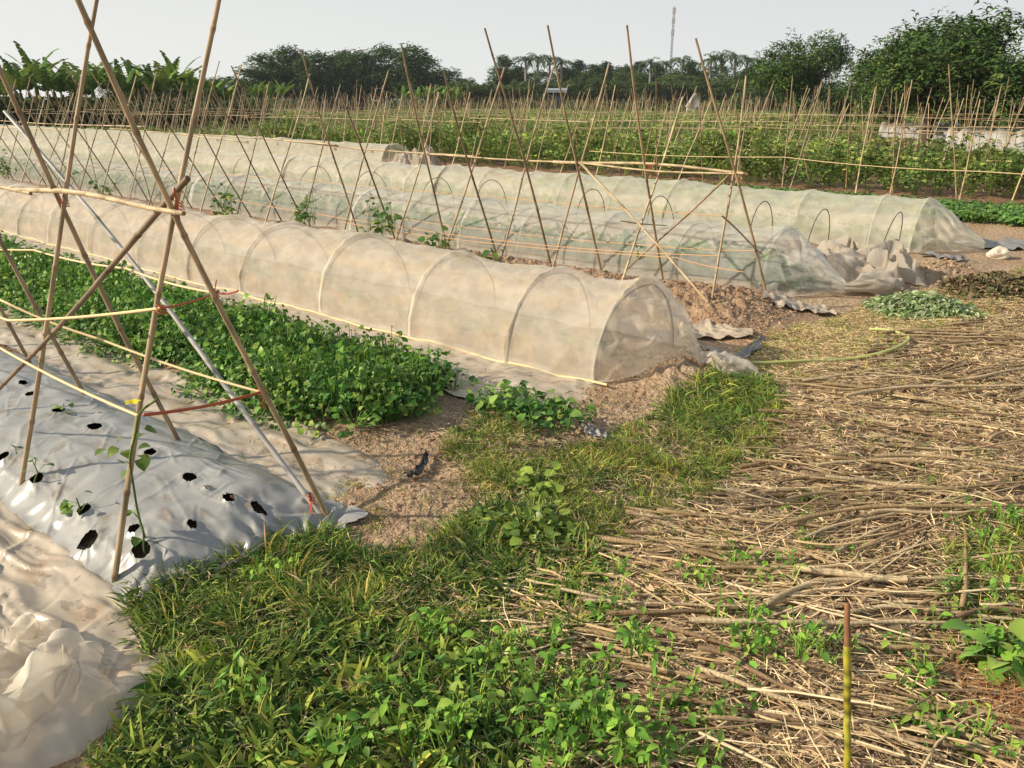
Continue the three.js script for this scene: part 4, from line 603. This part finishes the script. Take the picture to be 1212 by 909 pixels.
// ------------------------------------------------------------------ single things on the ground
{
  const p = [[868, 441], [905, 438], [950, 436], [1000, 433], [1040, 431], [1062, 425], [1073, 416], [1068, 407], [1052, 401], [1028, 396]].map(([a, b]) => { const q = atHeight(a, b); q.y = groundH(q.x, q.z) + 0.045; return q; });
  tag(put('garden_hose', tube(new THREE.CatmullRomCurve3(p).getPoints(70), 0.0115, [1, 1, 1], 8), new THREE.MeshPhysicalMaterial({ color: new THREE.Color().setRGB(0.36, 0.38, 0.12), roughness: 0.5, clearcoat: 0.2 })), 'yellow green hose curving over the dry grass', 'hose');
  const f = atHeight(1005, 935), top = atAcross(1003, 715, f.z); f.y = groundH(f.x, f.z) - 0.05;
  const pts = [], n = 30; for (let k = 0; k <= n; k++) { const q = f.clone().lerp(top, k / n); q.x += 0.002 * n2(k * 0.3, 2); pts.push(q); }
  const st = thing('garden_stake', 'short yellow green cane stake with a brown top among the dry stalks', 'stake');
  const cut = 24, blot = (t) => { const b = n2(t * 14, 8) > 0.35 ? 0.35 : 1; return tint([0.40 + 0.06 * n2(t * 5, 3), 0.36, 0.04 + 0.02 * n2(t * 9, 5)], b * (0.85 + 0.25 * n2(t * 30, 1))); };
  put('stake_shaft', tube(pts.slice(0, cut + 1), pts.slice(0, cut + 1).map((_, k) => 0.0082 * (k === 7 || k === 19 ? 1.16 : 1 + 0.03 * n2(k, 2))), blot, 10), new THREE.MeshStandardMaterial({ vertexColors: true, roughness: 0.45 }), st);
  put('stake_top', tube(pts.slice(cut), pts.slice(cut).map((_, k) => 0.0080 - 0.0003 * k), (t) => tint([0.20, 0.095, 0.045], 1 + 0.4 * n2(t * 6, 4)), 10), new THREE.MeshStandardMaterial({ vertexColors: true, roughness: 0.8 }), st);
  const heap = (name, label, px, py, n, rx, rz, h, cols, len, mat) => { const c = atHeight(px, py), a = new Acc(); for (let k = 0; k < n; k++) { const an = R(0, 6.3), r = Math.sqrt(rnd()), x = Math.cos(an) * r * rx, z = Math.sin(an) * r * rz, y = groundH(c.x + x, c.z + z) + h * (1 - r * r) * R(0.3, 1); const l = len * R(0.5, 1.2); blade(a, x, y, z, R(0, 6.3), R(-0.3, 0.7), l, l * R(0.12, 0.6), R(0.6, 2.2), tint(pick(cols), R(0.7, 1.3)), 4, LEAF, R(-1, 1), 0.4); } const m = put(name, a.build(), mat); m.position.set(c.x, 0, c.z); return tag(m, label, 'plant heap'); };
  heap('wilted_plant_heap', 'heap of pale wilted pulled up plants on the grass by the brownish crumpled net', 1090, 372, 3800, 0.42, 0.34, 0.16, [[0.36, 0.42, 0.22], [0.26, 0.36, 0.14], [0.42, 0.46, 0.28], [0.16, 0.25, 0.08]], 0.075, M.leaf);
  heap('dry_plant_heap', 'dark brown heap of dead plants beside the pale wilted heap', 1178, 352, 3800, 0.42, 0.42, 0.2, [[0.13, 0.085, 0.045], [0.22, 0.15, 0.08], [0.12, 0.13, 0.04]], 0.06, M.dry);
  const la = atHeight(938, 700), lb = atHeight(1068, 712); la.y = groundH(la.x, la.z) + 0.045; lb.y = groundH(lb.x, lb.z) + 0.05;
  tag(bar(scene, numbered('dry_stalk'), la, lb, 0.0125, STALK_MAT[3], caneGeometry(9, 2, 0.5, 77, 0.95)), 'thickest pale dry stalk, lying right behind the yellow green cane stake', 'stalk');
  const stone = new THREE.IcosahedronGeometry(0.10, 3), sp = stone.attributes.position; for (let i = 0; i < sp.count; i++) { const k = 1 + 0.25 * n3(sp.getX(i) * 9, sp.getY(i) * 9, sp.getZ(i) * 9); sp.setXYZ(i, sp.getX(i) * k, sp.getY(i) * k * 0.7, sp.getZ(i) * k); } stone.computeVertexNormals();
  const sm = put('sandbag', stone, M.netHeap.clone()), s0 = atHeight(1180, 306); sm.material.opacity = 1; sm.position.set(s0.x, groundH(s0.x, s0.z) + 0.045, s0.z); tag(sm, 'small pale sack weighing down the tapered end of the greenish tunnel', 'sack');
}

const CLEAR = [[1045, 25], [1045, 60], [1420, 60], [1420, 25]].map(([a, d]) => { const p = atFar(a, d); return [p.x, p.z]; });
const topH = (py, d) => CAM_H + d * (118 - py) / 970;

// ------------------------------------------------------------------ bean field
rnd = makeRandom(71);
const BEAN = [[0.085, 0.15, 0.04], [0.12, 0.20, 0.045], [0.20, 0.28, 0.06], [0.28, 0.34, 0.085]];
{
  const a = new Acc(); sprigInto(a, 0, 0, 0, 34, 0.40, 0.3, 0.09, BEAN, 0.75); const g = a.build();
  for (let k = 0; k < 42; k++) {
    const z = -14.9 - k * 1.5, list = [], left = Math.max(-72, z * 2.7 - 6), right = z > -40 ? 5 : 2 + (z + 40) * 0.15, den = k < 5 ? 5.5 : k < 14 ? 2.6 : 1.5, sc = k < 5 ? 1 : k < 14 ? 1.35 : 1.8;
    for (let x = right; x > left; x -= 1 / den) {
      if (Math.hypot(x, z) > 100 || inside(CLEAR, x, z)) continue;
      const tall = (k === 0 ? 0.95 : 0.6) * (1 + 0.5 * fbm(x * 0.35, z * 0.6, 3)) * (x < -22 && z > -24 ? 0.45 : 1), open = k < 5 ? fbm(x * 0.5 + 9, z * 0.5, 2) : 0;
      if (open < -0.42) continue;
      const green = 1 + 0.35 * fbm(x * 0.2 + 3, z * 0.3, 2);
      for (let q = 0; q < (k === 0 ? 4 : k < 5 ? 2 : 1); q++) list.push([x + R(-0.15, 0.15), groundH(x, z) * 0.6 + (q ? q * 0.2 * tall : 0), z + R(-0.3, 0.3) * (k ? 1.3 : 0.7), sc * R(0.75, 1.15), R(0, 6.3), R(-0.25, 0.25), R(-0.25, 0.25), tint(shadeVar(0.25), green), tall * R(0.8, 1.3)]);
    }
    instances('bean_row', g, M.farLeaf, list, k === 0 ? 'dense bushy bean row along the front of the field' : 'green bean row in the staked field', 'bean row').userData.group = k === 0 ? undefined : 'bean rows of the field';
  }
  // low bed at the right
  const b = new Acc(); sprigInto(b, 0, 0, 0, 14, 0.13, 0.13, 0.075, [[0.10, 0.22, 0.04], [0.14, 0.28, 0.05], [0.07, 0.17, 0.03]]); const l = []; for (let k = 0; k < 2600; k++) { const x = R(-9, 4), z = R(-13.2, -11.9); l.push([x, groundH(x, z), z, R(0.8, 1.3), R(0, 6.3), R(-0.2, 0.2), R(-0.2, 0.2), shadeVar(0.25)]); }
  instances('low_crop', b.build(), M.leaf, l, 'low bright green crop bed between the greenish tunnel and the bean field', 'low crop');
}
// --- staked trellises of the field
const fieldLabels = ['thin bamboo trellis along the front edge of the bean field', 'thin bamboo trellis over the bean field, one row in from its front edge'];
for (let k = 0; k < 7; k++) {
  const z = -14.0 - k * 2.6, t = thing('field_trellis', fieldLabels[k] || 'thin bamboo trellis row standing further back in the bean field', 'trellis', k > 1 ? 'trellis rows of the bean field' : undefined);
  const left = Math.max(-46, z * 2.4 - 4); let n = 0, x = 3.5; const canes = [M.cane[0], M.cane[2], M.cane[2], M.cane[1]];
  while (x > left && n < 130) {
    const h = R(1.45, 2.05), j = () => R(-0.25, 0.25), r = R(0.010, 0.015);
    bar(t, 'stake', V(x + j(), -0.02, z + 0.45), V(x + j(), h, z - 0.28 + j() * 0.6), r, pick(canes), FAR_CANE[n % 2]); n++;
    if (rnd() < 0.85) { bar(t, 'stake', V(x + j(), -0.02, z - 0.45), V(x + j(), R(1.4, 2.0), z + 0.28 + j() * 0.6), r, pick(canes), FAR_CANE[n % 2]); n++; }
    if (rnd() < 0.2) { bar(t, 'stake', V(x + j(), -0.02, z), V(x + j() * 2.2, R(1.5, 2.3), z + j()), r * 0.9, pick(canes), FAR_CANE[n % 2]); n++; }
    x -= R(0.55, 1.05) * (1 + 0.10 * k);
  }
  if (k % 2 === 0 || k === 1) for (let xr = 3.8, i = 0; xr > left; i++) { const l = R(2.5, 4.2), y = 1.12 + R(-0.06, 0.06); bar(t, 'crossbar', V(xr, y, z + R(-0.04, 0.04)), V(xr - l, y + R(-0.07, 0.07), z + R(-0.04, 0.04)), 0.0085, pick([M.cane[0], M.cane[2], M.cane[1]]), FAR_CANE[i % 2]); xr -= l * 0.9; }
  if (k < 2) for (const y of [0.62]) cordPart(t, 'guide_strip', [V(3.5, y, z + 0.3), V(-2, y - 0.03, z + 0.3), V(-5, y + 0.05, z + 0.3), V(-9, y, z + 0.3)], 0.006, M.strip, 0.04);
}
{ // stakes too far off to count
  const l = []; for (let k = 0; k < 14; k++) { const z = -34 - k * 3.2; for (let x = 0 + z * 0.02; x > Math.max(-75, z * 2.3); x -= R(0.8, 1.9)) if (Math.hypot(x, z) < 98) l.push([x, 0, z, R(0.8, 1.15), R(0, 6.3), R(-0.3, 0.3), R(-0.3, 0.3), tint(pick([[0.46, 0.33, 0.18], [0.36, 0.25, 0.14], [0.54, 0.41, 0.24]]), R(0.7, 1.1))]); }
  const g = FAR_CANE[0].clone(); g.scale(0.013, 1.7, 0.013); instances('distant_stakes', g, new THREE.MeshStandardMaterial({ vertexColors: true, roughness: 0.8 }), l, 'distant thin stakes of the rear bean field, seen as a fine palisade', 'stakes');
}
// ------------------------------------------------------------------ trees
function limb(a, p, q, r0, r1, seg = 6) { const m = p.clone().lerp(q, 0.5).add(V(R(-0.1, 0.1), 0, R(-0.1, 0.1)).multiplyScalar(p.distanceTo(q))); tubeInto(a, new THREE.QuadraticBezierCurve3(p, m, q).getPoints(4), [0, 1, 2, 3, 4].map((k) => lerp(r0, r1, k / 4)), [1, 1, 1], seg); }
function broadTree({ h, w, low, blobs, whorls, leaves, len, wid, cols, seed, pointed = 0, droop = 1.1, n = 2, fat = 1 }) {
  const keep = rnd; rnd = makeRandom(seed); const t = new THREE.Group(), wood = new Acc(), c = new Acc();
  const cy = (h + low) / 2, ry = (h - low) / 2; limb(wood, V(0, -0.3, 0), V(R(-0.2, 0.2), low + ry * 0.6, R(-0.2, 0.2)), w * 0.05 + 0.05, w * 0.03, 8);
  for (let b = 0; b < blobs; b++) {
    const u = R(-0.9, 1), an = R(0, 2 * PI), rr = Math.sqrt(1 - u * u) * (1 - pointed * Math.max(0, u)), q = b < blobs * 0.75 ? R(0.68, 0.9) : R(0.1, 0.6), br = w * 0.5 * R(0.2, 0.38) * fat;
    const p = V(Math.cos(an) * rr * q * w * 0.5, cy + u * q * ry, Math.sin(an) * rr * q * w * 0.5);
    limb(wood, V(0, low + ry * R(0.1, 0.7), 0), p, w * 0.014 + 0.015, 0.015, 4);
    const tone = R(0.75, 1.25);
    for (let k = 0; k < whorls; k++) {
      const y = R(-0.75, 1), a2 = R(0, 2 * PI), s = Math.sqrt(1 - y * y), d = br * (0.55 + 0.5 * rnd()) * (1 + 0.35 * n3(Math.cos(a2) * s * 2 + seed, y * 2, Math.sin(a2) * s * 2 + b)), x = p.x + Math.cos(a2) * s * d, yy = p.y + y * d * 0.8, z = p.z + Math.sin(a2) * s * d, ct = tint(pick(cols), tone * R(0.75, 1.25));
      for (let l = 0; l < leaves; l++) blade(c, x + R(-0.3, 0.3) * len, yy + R(-0.3, 0.3) * len, z + R(-0.3, 0.3) * len, a2 + (l / leaves - 0.5) * 5 + R(-0.4, 0.4), R(-0.5, 0.7), len * R(0.7, 1.2), wid, droop * R(0.6, 1.3), tint(ct, R(0.85, 1.15)), n, LEAF, R(-0.7, 0.7));
    }
  }
  const tr = put('trunk', wood.build(), M.bark, t), cr = put('crown', c.build(), M.farLeaf, t); rnd = keep; return t;
}
function plant(proto, name, label, cat, group, at, turn, s = 1, sy = 1) { const t = proto.clone(); t.name = numbered(name); t.position.copy(at); t.rotation.y = turn; t.scale.set(s, s * sy, s); scene.add(t); return tag(t, label, cat, group); }
const MANGO = [[0.032, 0.078, 0.016], [0.045, 0.10, 0.02], [0.07, 0.135, 0.026], [0.12, 0.17, 0.04]];
const mangoA = broadTree({ h: 5.0, w: 6.4, low: 0.7, fat: 1.12, blobs: 48, whorls: 58, leaves: 6, len: 0.30, wid: 0.085, cols: MANGO, seed: 81 });
const mangoB = broadTree({ h: 4.2, w: 5.2, low: 0.5, fat: 1.15, blobs: 40, whorls: 56, leaves: 6, len: 0.28, wid: 0.08, cols: MANGO, seed: 82 });
plant(mangoA, 'mango_tree', 'tallest dark glossy leaved tree, standing in front of the white plastic tunnels', 'tree', undefined, atFar(1150, 33), 0.4, 0.98, 0.86);
plant(mangoB, 'mango_tree', 'rounded glossy leaved tree hugging the tallest dark tree, lower than it', 'tree', undefined, atFar(1065, 38), 2.1, 0.88, 0.98);
plant(mangoA, 'mango_tree', 'dark glossy leaved tree just beyond the tallest one, cut off by the frame', 'tree', undefined, atFar(1245, 31), 3.4, 0.95, 0.87);
plant(mangoB, 'mango_tree', 'mid sized glossy leaved tree wedged between the tallest tree and the lower rounded one', 'tree', undefined, atFar(1106, 35), 5.2, 0.9, topH(45, 35) / 4.1 / 0.9);
plant(mangoB, 'mango_tree', 'lone rounded tree with yellowish leaves at the far end of the staked field', 'tree', undefined, atFar(945, 50), 4.4, 1.0, 1.2);
plant(mangoB, 'mango_tree', 'low round tree filling the gap beside the lone yellowish tree', 'tree', undefined, atFar(1000, 56), 1.2, 0.8, 0.8);
const FARG = [[0.036, 0.08, 0.02], [0.05, 0.10, 0.024], [0.075, 0.135, 0.03]], LIGHTG = [[0.07, 0.12, 0.03], [0.09, 0.14, 0.035], [0.11, 0.15, 0.04]];
const farTree = [1, 2, 3].map((k) => broadTree({ h: 10, w: 8.5, low: 0.4, fat: 1.15, blobs: 46, whorls: 62, leaves: 3, len: 0.5, wid: 0.26, cols: FARG, seed: 90 + k, droop: 0.8 }));
const tallTree = [1, 2].map((k) => broadTree({ h: 11, w: 5.0, low: 0.6, fat: 1.5, blobs: 46, whorls: 56, leaves: 3, len: 0.42, wid: 0.2, cols: FARG, seed: 95 + k, pointed: 0.5, droop: 0.8 }));
const lightTree = broadTree({ h: 7, w: 6, low: 0.6, blobs: 34, whorls: 56, leaves: 3, len: 0.42, wid: 0.2, cols: LIGHTG, seed: 99, droop: 0.8 });
rnd = makeRandom(101);
for (const [px, py, d] of [[300, 78, 118], [322, 66, 122], [350, 58, 125], [380, 64, 118], [405, 60, 128], [432, 62, 120], [458, 56, 124], [485, 55, 118], [507, 62, 126], [528, 78, 122], [250, 92, 125], [275, 90, 128], [220, 90, 130], [190, 92, 130], [150, 92, 130], [545, 90, 128], [605, 82, 140], [640, 80, 142], [675, 82, 140], [710, 80, 142], [745, 82, 140], [780, 80, 142], [815, 80, 140], [850, 78, 142], [885, 84, 140], [915, 88, 140]]) plant(pick(farTree), 'broadleaf_tree', 'large dark rounded tree in the wood that closes the view behind the fields', 'tree', 'rounded trees of the far wood', atFar(px, d), R(0, 6.3), 0.9, topH(py, d) / 10.9 / 0.9);
for (const [px, py, d] of [[596, 64, 128], [612, 76, 132], [668, 78, 130], [686, 70, 134], [702, 74, 130], [718, 72, 134], [735, 78, 130], [752, 72, 136], [775, 74, 132], [815, 72, 134], [885, 78, 132], [905, 80, 130], [410, 58, 130], [360, 64, 131]]) plant(pick(tallTree), 'slender_tree', 'slender dark pointed tree in the line of palms across the field', 'tree', 'slender trees among the palms', atFar(px, d), R(0, 6.3), 1, topH(py, d) / 11.6);
for (const [px, py, d] of [[560, 94, 112], [580, 98, 114], [607, 96, 116], [632, 92, 115], [690, 88, 116], [714, 90, 114], [742, 80, 118], [757, 92, 112], [790, 92, 114], [800, 84, 118], [830, 92, 114], [850, 88, 116], [872, 90, 112], [893, 94, 96], [908, 98, 90], [1020, 100, 80], [660, 96, 116], [535, 96, 95], [918, 86, 110], [935, 80, 112]]) plant(lightTree, 'bushy_tree', 'lighter green bushy tree at the foot of the far palms', 'tree', 'bushy trees below the palms', atFar(px, d), R(0, 6.3), 0.9, topH(py, d) / 7.2 / 0.9);
// palms
function palmProto(seed) {
  const keep = rnd; rnd = makeRandom(seed); const t = new THREE.Group();
  put('trunk', tube([V(0, -0.3, 0), V(0.05, 2.5, 0.05), V(-0.05, 5, 0), V(0, 7.4, 0)], [0.26, 0.2, 0.17, 0.15], [1.9, 1.8, 1.7], 7), new THREE.MeshStandardMaterial({ color: new THREE.Color().setRGB(0.14, 0.13, 0.115), vertexColors: true, roughness: 0.9 }), t);
  for (let k = 0; k < 15; k++) {
    const a = new Acc(), az = k * 2.4 + R(-0.3, 0.3), el = R(0.1, 1.25), L = R(2.0, 2.7); let x = 0, y = 7.3, z = 0, e = el;
    for (let q = 0; q < 12; q++) { const st = L / 12, nx = x + Math.cos(az) * Math.cos(e) * st, ny = y + Math.sin(e) * st, nz = z + Math.sin(az) * Math.cos(e) * st; const w = 0.75 * Math.sin(PI * (q + 1.2) / 13.5); for (const s of [-1, 1]) for (let i = 0; i < 2; i++) blade(a, x, y, z, az + s * R(0.7, 1.1), e * 0.5 + R(-0.2, 0.4), w, 0.13, R(0.5, 1.4), tint(pick(FARG), R(0.9, 1.4)), 2, LEAF); x = nx; y = ny; z = nz; e -= 0.17; }
    put('frond', a.build(), M.farLeaf, t);
  }
  rnd = keep; return t;
}
const palms = [palmProto(111), palmProto(112)];
for (const [px, py, d] of [[622, 66, 124], [636, 64, 126], [650, 66, 124], [664, 70, 128], [768, 70, 126], [786, 72, 124], [838, 66, 124], [850, 62, 126], [866, 66, 124], [880, 70, 128], [898, 74, 126], [805, 68, 128]]) plant(pick(palms), 'palm_tree', 'dark feathery palm in the line of trees across the field', 'palm tree', 'palms across the field', atFar(px, d), R(0, 6.3), 1.05, topH(py, d) / 8.9);
// banana plants
function bananaProto(seed) {
  const keep = rnd; rnd = makeRandom(seed); const t = new THREE.Group();
  put('stem', tube([V(0, -0.2, 0), V(0.03, 1.1, 0), V(0, 2.3, 0.03)], [0.17, 0.13, 0.09], [0.13, 0.14, 0.06], 8), M.farLeaf, t);
  for (let k = 0; k < 10; k++) {
    const a = new Acc(), az = k * 2.4 + R(-0.3, 0.3), dead = k > 7, el = dead ? R(-0.6, 0)   : R(0.95, 1.52), L = dead ? R(1.2, 1.6) : R(1.8, 2.6), W = R(0.42, 0.62), col = dead ? [0.24, 0.17, 0.06] : tint(pick([[0.07, 0.14, 0.025], [0.12, 0.20, 0.035], [0.20, 0.27, 0.05]]), R(0.8, 1.2));
    let x = 0, y = dead ? 1.9 : 2.25, z = 0, e = el; const n = 14;
    for (let q = 0; q < n; q++) {
      const st = L / n, f = (q + 0.5) / n, w = q < 2 ? 0.06 : W * Math.pow(Math.sin(PI * Math.pow(clamp((f - 0.1) / 0.93), 0.75)), 0.6), nx = x + Math.cos(az) * Math.cos(e) * st, ny = y + Math.sin(e) * st, nz = z + Math.sin(az) * Math.cos(e) * st;
      for (const s of [-1, 1]) { const dr = R(0.1, 0.7) + (dead ? 0.8 : 0), sx = -Math.sin(az) * s * w * 0.5 * Math.cos(dr), sz = Math.cos(az) * s * w * 0.5 * Math.cos(dr), dy = -Math.sin(dr) * w * 0.5 + 0.02, c = tint(col, R(0.85, 1.15)), g = rnd() < 0.3 ? 0.72 : 0.98; a.quad(a.v(x, y, z, c), a.v(x + sx, y + dy, z + sz, c), a.v(x + (nx - x) * g + sx, y + (ny - y) * g + dy, z + (nz - z) * g + sz, c), a.v(nx, ny, nz, c)); }
      x = nx; y = ny; z = nz; e -= (dead ? 0.06 : R(0.045, 0.07)) * (0.4 + f * 1.6);
    }
    put('leaf', a.build(), M.farLeaf, t);
  }
  rnd = keep; return t;
}
const bananas = [121, 122, 123].map(bananaProto);
rnd = makeRandom(131);
for (const [px, py, d] of [[-30, 62, 50], [8, 66, 52], [26, 62, 50], [45, 60, 54], [58, 68, 50], [74, 64, 53], [92, 72, 56], [112, 72, 52], [128, 66, 55], [148, 66, 52], [163, 70, 55], [178, 64, 54], [196, 62, 52], [212, 68, 55], [228, 76, 56], [243, 80, 58], [85, 78, 58], [20, 76, 58], [155, 78, 59], [5, 70, 56], [36, 72, 57], [66, 74, 57], [103, 76, 55], [138, 74, 57], [186, 72, 58], [204, 76, 57], [220, 82, 54], [252, 88, 60], [270, 92, 60]]) plant(pick(bananas), 'banana_plant', 'banana plant with ragged broad leaves at the left edge of the field', 'banana plant', 'banana plants beyond the field', atFar(px, d), R(0, 6.3), R(1.0, 1.2), topH(py, d) / 5.4 * R(0.85, 1.08));
for (const o of scene.children) if (o.userData.group === 'banana plants beyond the field') o.userData.label = 'banana plant with ragged broad leaves in the thicket beyond the low tunnels';
for (const [px, py, d] of [[302, 90, 70], [318, 92, 72], [334, 88, 74], [478, 98, 78], [494, 100, 80], [508, 96, 78], [524, 98, 82], [540, 100, 80]]) plant(pick(bananas), 'banana_plant', 'lighter banana plant standing apart in front of the far wood', 'banana plant', 'banana plants before the wood', atFar(px, d), R(0, 6.3), 1, topH(py, d) / 5.0);
// undergrowth that closes the field
{ const a = new Acc(); sprigInto(a, 0, 0, 0, 30, 1.1, 0.9, 0.35, [[0.045, 0.075, 0.022], [0.06, 0.10, 0.028], [0.08, 0.125, 0.035]], 0.6); const l = []; for (let k = 0; k < 1500; k++) { const p = atFar(R(-60, 1300), R(99, 118)); l.push([p.x, 0, p.z, R(0.7, 1.5), R(0, 6.3), 0, 0, shadeVar()]); } for (let k = 0; k < 900; k++) { const p = atFar(R(-60, 300), R(50, 64)); l.push([p.x, 0, p.z, R(0.7, 1.6), R(0, 6.3), 0, 0, shadeVar()]); } instances('undergrowth', a.build(), M.farLeaf, l, 'dark undergrowth along the far edge of the field', 'undergrowth'); }
// ------------------------------------------------------------------ far buildings, mast, covers
const plain = (r, g, b, k = 0.8) => new THREE.MeshStandardMaterial({ color: new THREE.Color().setRGB(r, g, b), roughness: k, map: grain });
const box = (w, h, d, x, y, z) => { const g = new THREE.BoxGeometry(w, h, d); g.translate(x, y, z); return g; };
{
  const s = thing('white_shed', 'small white gabled shed under the palms at the far field edge', 'shed'); s.position.copy(atFar(822, 96)); s.rotation.y = 0.55;
  const sh = new THREE.Shape([[-0.75, 0], [0.75, 0], [0.75, 0.9], [0, 2.15], [-0.75, 0.9]].map((p) => new THREE.Vector2(...p))); put('wall', new THREE.ExtrudeGeometry(sh, { depth: 2.4, bevelEnabled: false }).translate(0, 0, -1.2), plain(0.72, 0.68, 0.62), s);
  for (const k of [-1, 1]) { const g = box(1.75, 0.06, 2.7, 0, 0, 0); g.rotateZ(k * -1.03); g.translate(k * 0.42, 1.58, 0); put('roof', g, plain(0.5, 0.46, 0.42), s); } put('door', box(0.4, 0.8, 0.05, 0.1, 0.4, 1.215), plain(0.1, 0.08, 0.07), s);
  const b = thing('blue_roofed_shed', 'dark shed with a pale blue roof in front of the palms', 'shed'); b.position.copy(atFar(658, 94)); b.rotation.y = 0.65;
  put('wall', box(1.9, 2.4, 1.6, 0, 1.2, 0), plain(0.03, 0.045, 0.06), b); const rf = box(2.4, 0.3, 2.1, 0, 2.6, 0); rf.rotateX(0.08); put('roof', rf, plain(0.50, 0.56, 0.62, 0.5), b); put('window', box(0.7, 0.5, 0.05, 0.2, 1.7, 0.82), plain(0.10, 0.14, 0.2, 0.2), b);
  const f = thing('shade_net_fence', 'black shade net fence in front of the far wood', 'fence'); const p0 = atFar(365, 82), p1 = atFar(436, 82); f.position.copy(p0); f.rotation.y = Math.atan2(-(p1.z - p0.z), p1.x - p0.x); const L = p0.distanceTo(p1);
  for (let k = 0; k < 4; k++) put('panel', box(L / 4 - 0.06, 1.75, 0.03, L * (k + 0.5) / 4, 0.88, 0), plain(0.016, 0.016, 0.018), f); for (let k = 0; k <= 4; k++) put('post', box(0.09, 2.1, 0.09, L * k / 4, 1.05, 0.02), plain(0.25, 0.22, 0.19), f);
  const m = thing('radio_mast', 'thin lattice radio mast rising above the palms', 'mast'); m.position.copy(atFar(791, 290)); const H = topH(20, 290), pts = [0, 1, 2].map((k) => [Math.cos(k * 2.094) * 0.36, Math.sin(k * 2.094) * 0.36]), steel = plain(0.22, 0.21, 0.22, 0.5);
  pts.forEach(([x, z]) => put('leg', box(0.10, H, 0.10, x, H / 2, z), steel, m)); const br = []; for (let y = 2; y < H - 1; y += 1.3) for (let k = 0; k < 3; k++) { const [a, b2] = pts[k], [c, d] = pts[(k + 1) % 3]; const g = new THREE.CylinderGeometry(0.05, 0.05, Math.hypot(c - a, 1.3, d - b2), 4); const q = new THREE.Quaternion().setFromUnitVectors(UP, V(c - a, 1.3, d - b2).normalize()); g.applyQuaternion(q); g.translate((a + c) / 2, y + 0.65, (b2 + d) / 2); br.push(g); } put('lattice', mergeGeometries(br), steel, m);
  for (const y of [H - 1.4, H - 4.5, H - 8]) for (let k = 0; k < 3; k++) put('antenna', box(0.18, 1.6, 0.16, Math.cos(k * 2.094 + 1) * 0.46, y, Math.sin(k * 2.094 + 1) * 0.46), plain(0.32, 0.29, 0.29), m);
}
const white = new THREE.MeshPhysicalMaterial({ color: new THREE.Color().setRGB(0.55, 0.54, 0.53), map: netDust, bumpMap: netFolds, bumpScale: 0.02, roughness: 0.7, transmission: 0.15, thickness: 0, side: THREE.DoubleSide });
for (const [px, d, len] of [[1102, 38, 3.4], [1200, 31, 3.4]]) { const p = atFar(px, d); const g = gridMesh(40, 16, (u, v) => [(u - 0.5) * len, Math.pow(Math.sin(v * PI), 0.7) * (0.68 + 0.10 * n2(u * 7, 3)), Math.cos(v * PI) * 0.9, null, u * 3, v * 2]).build(); g.deleteAttribute('color'); const m = put('plastic_tunnel', g, white); m.position.copy(p); m.rotation.y = 0.15; tag(m, 'white plastic covered tunnel in the shade of the dark glossy trees', 'plastic tunnel', 'white plastic tunnels under the trees'); }

renderer.render(scene, camera);
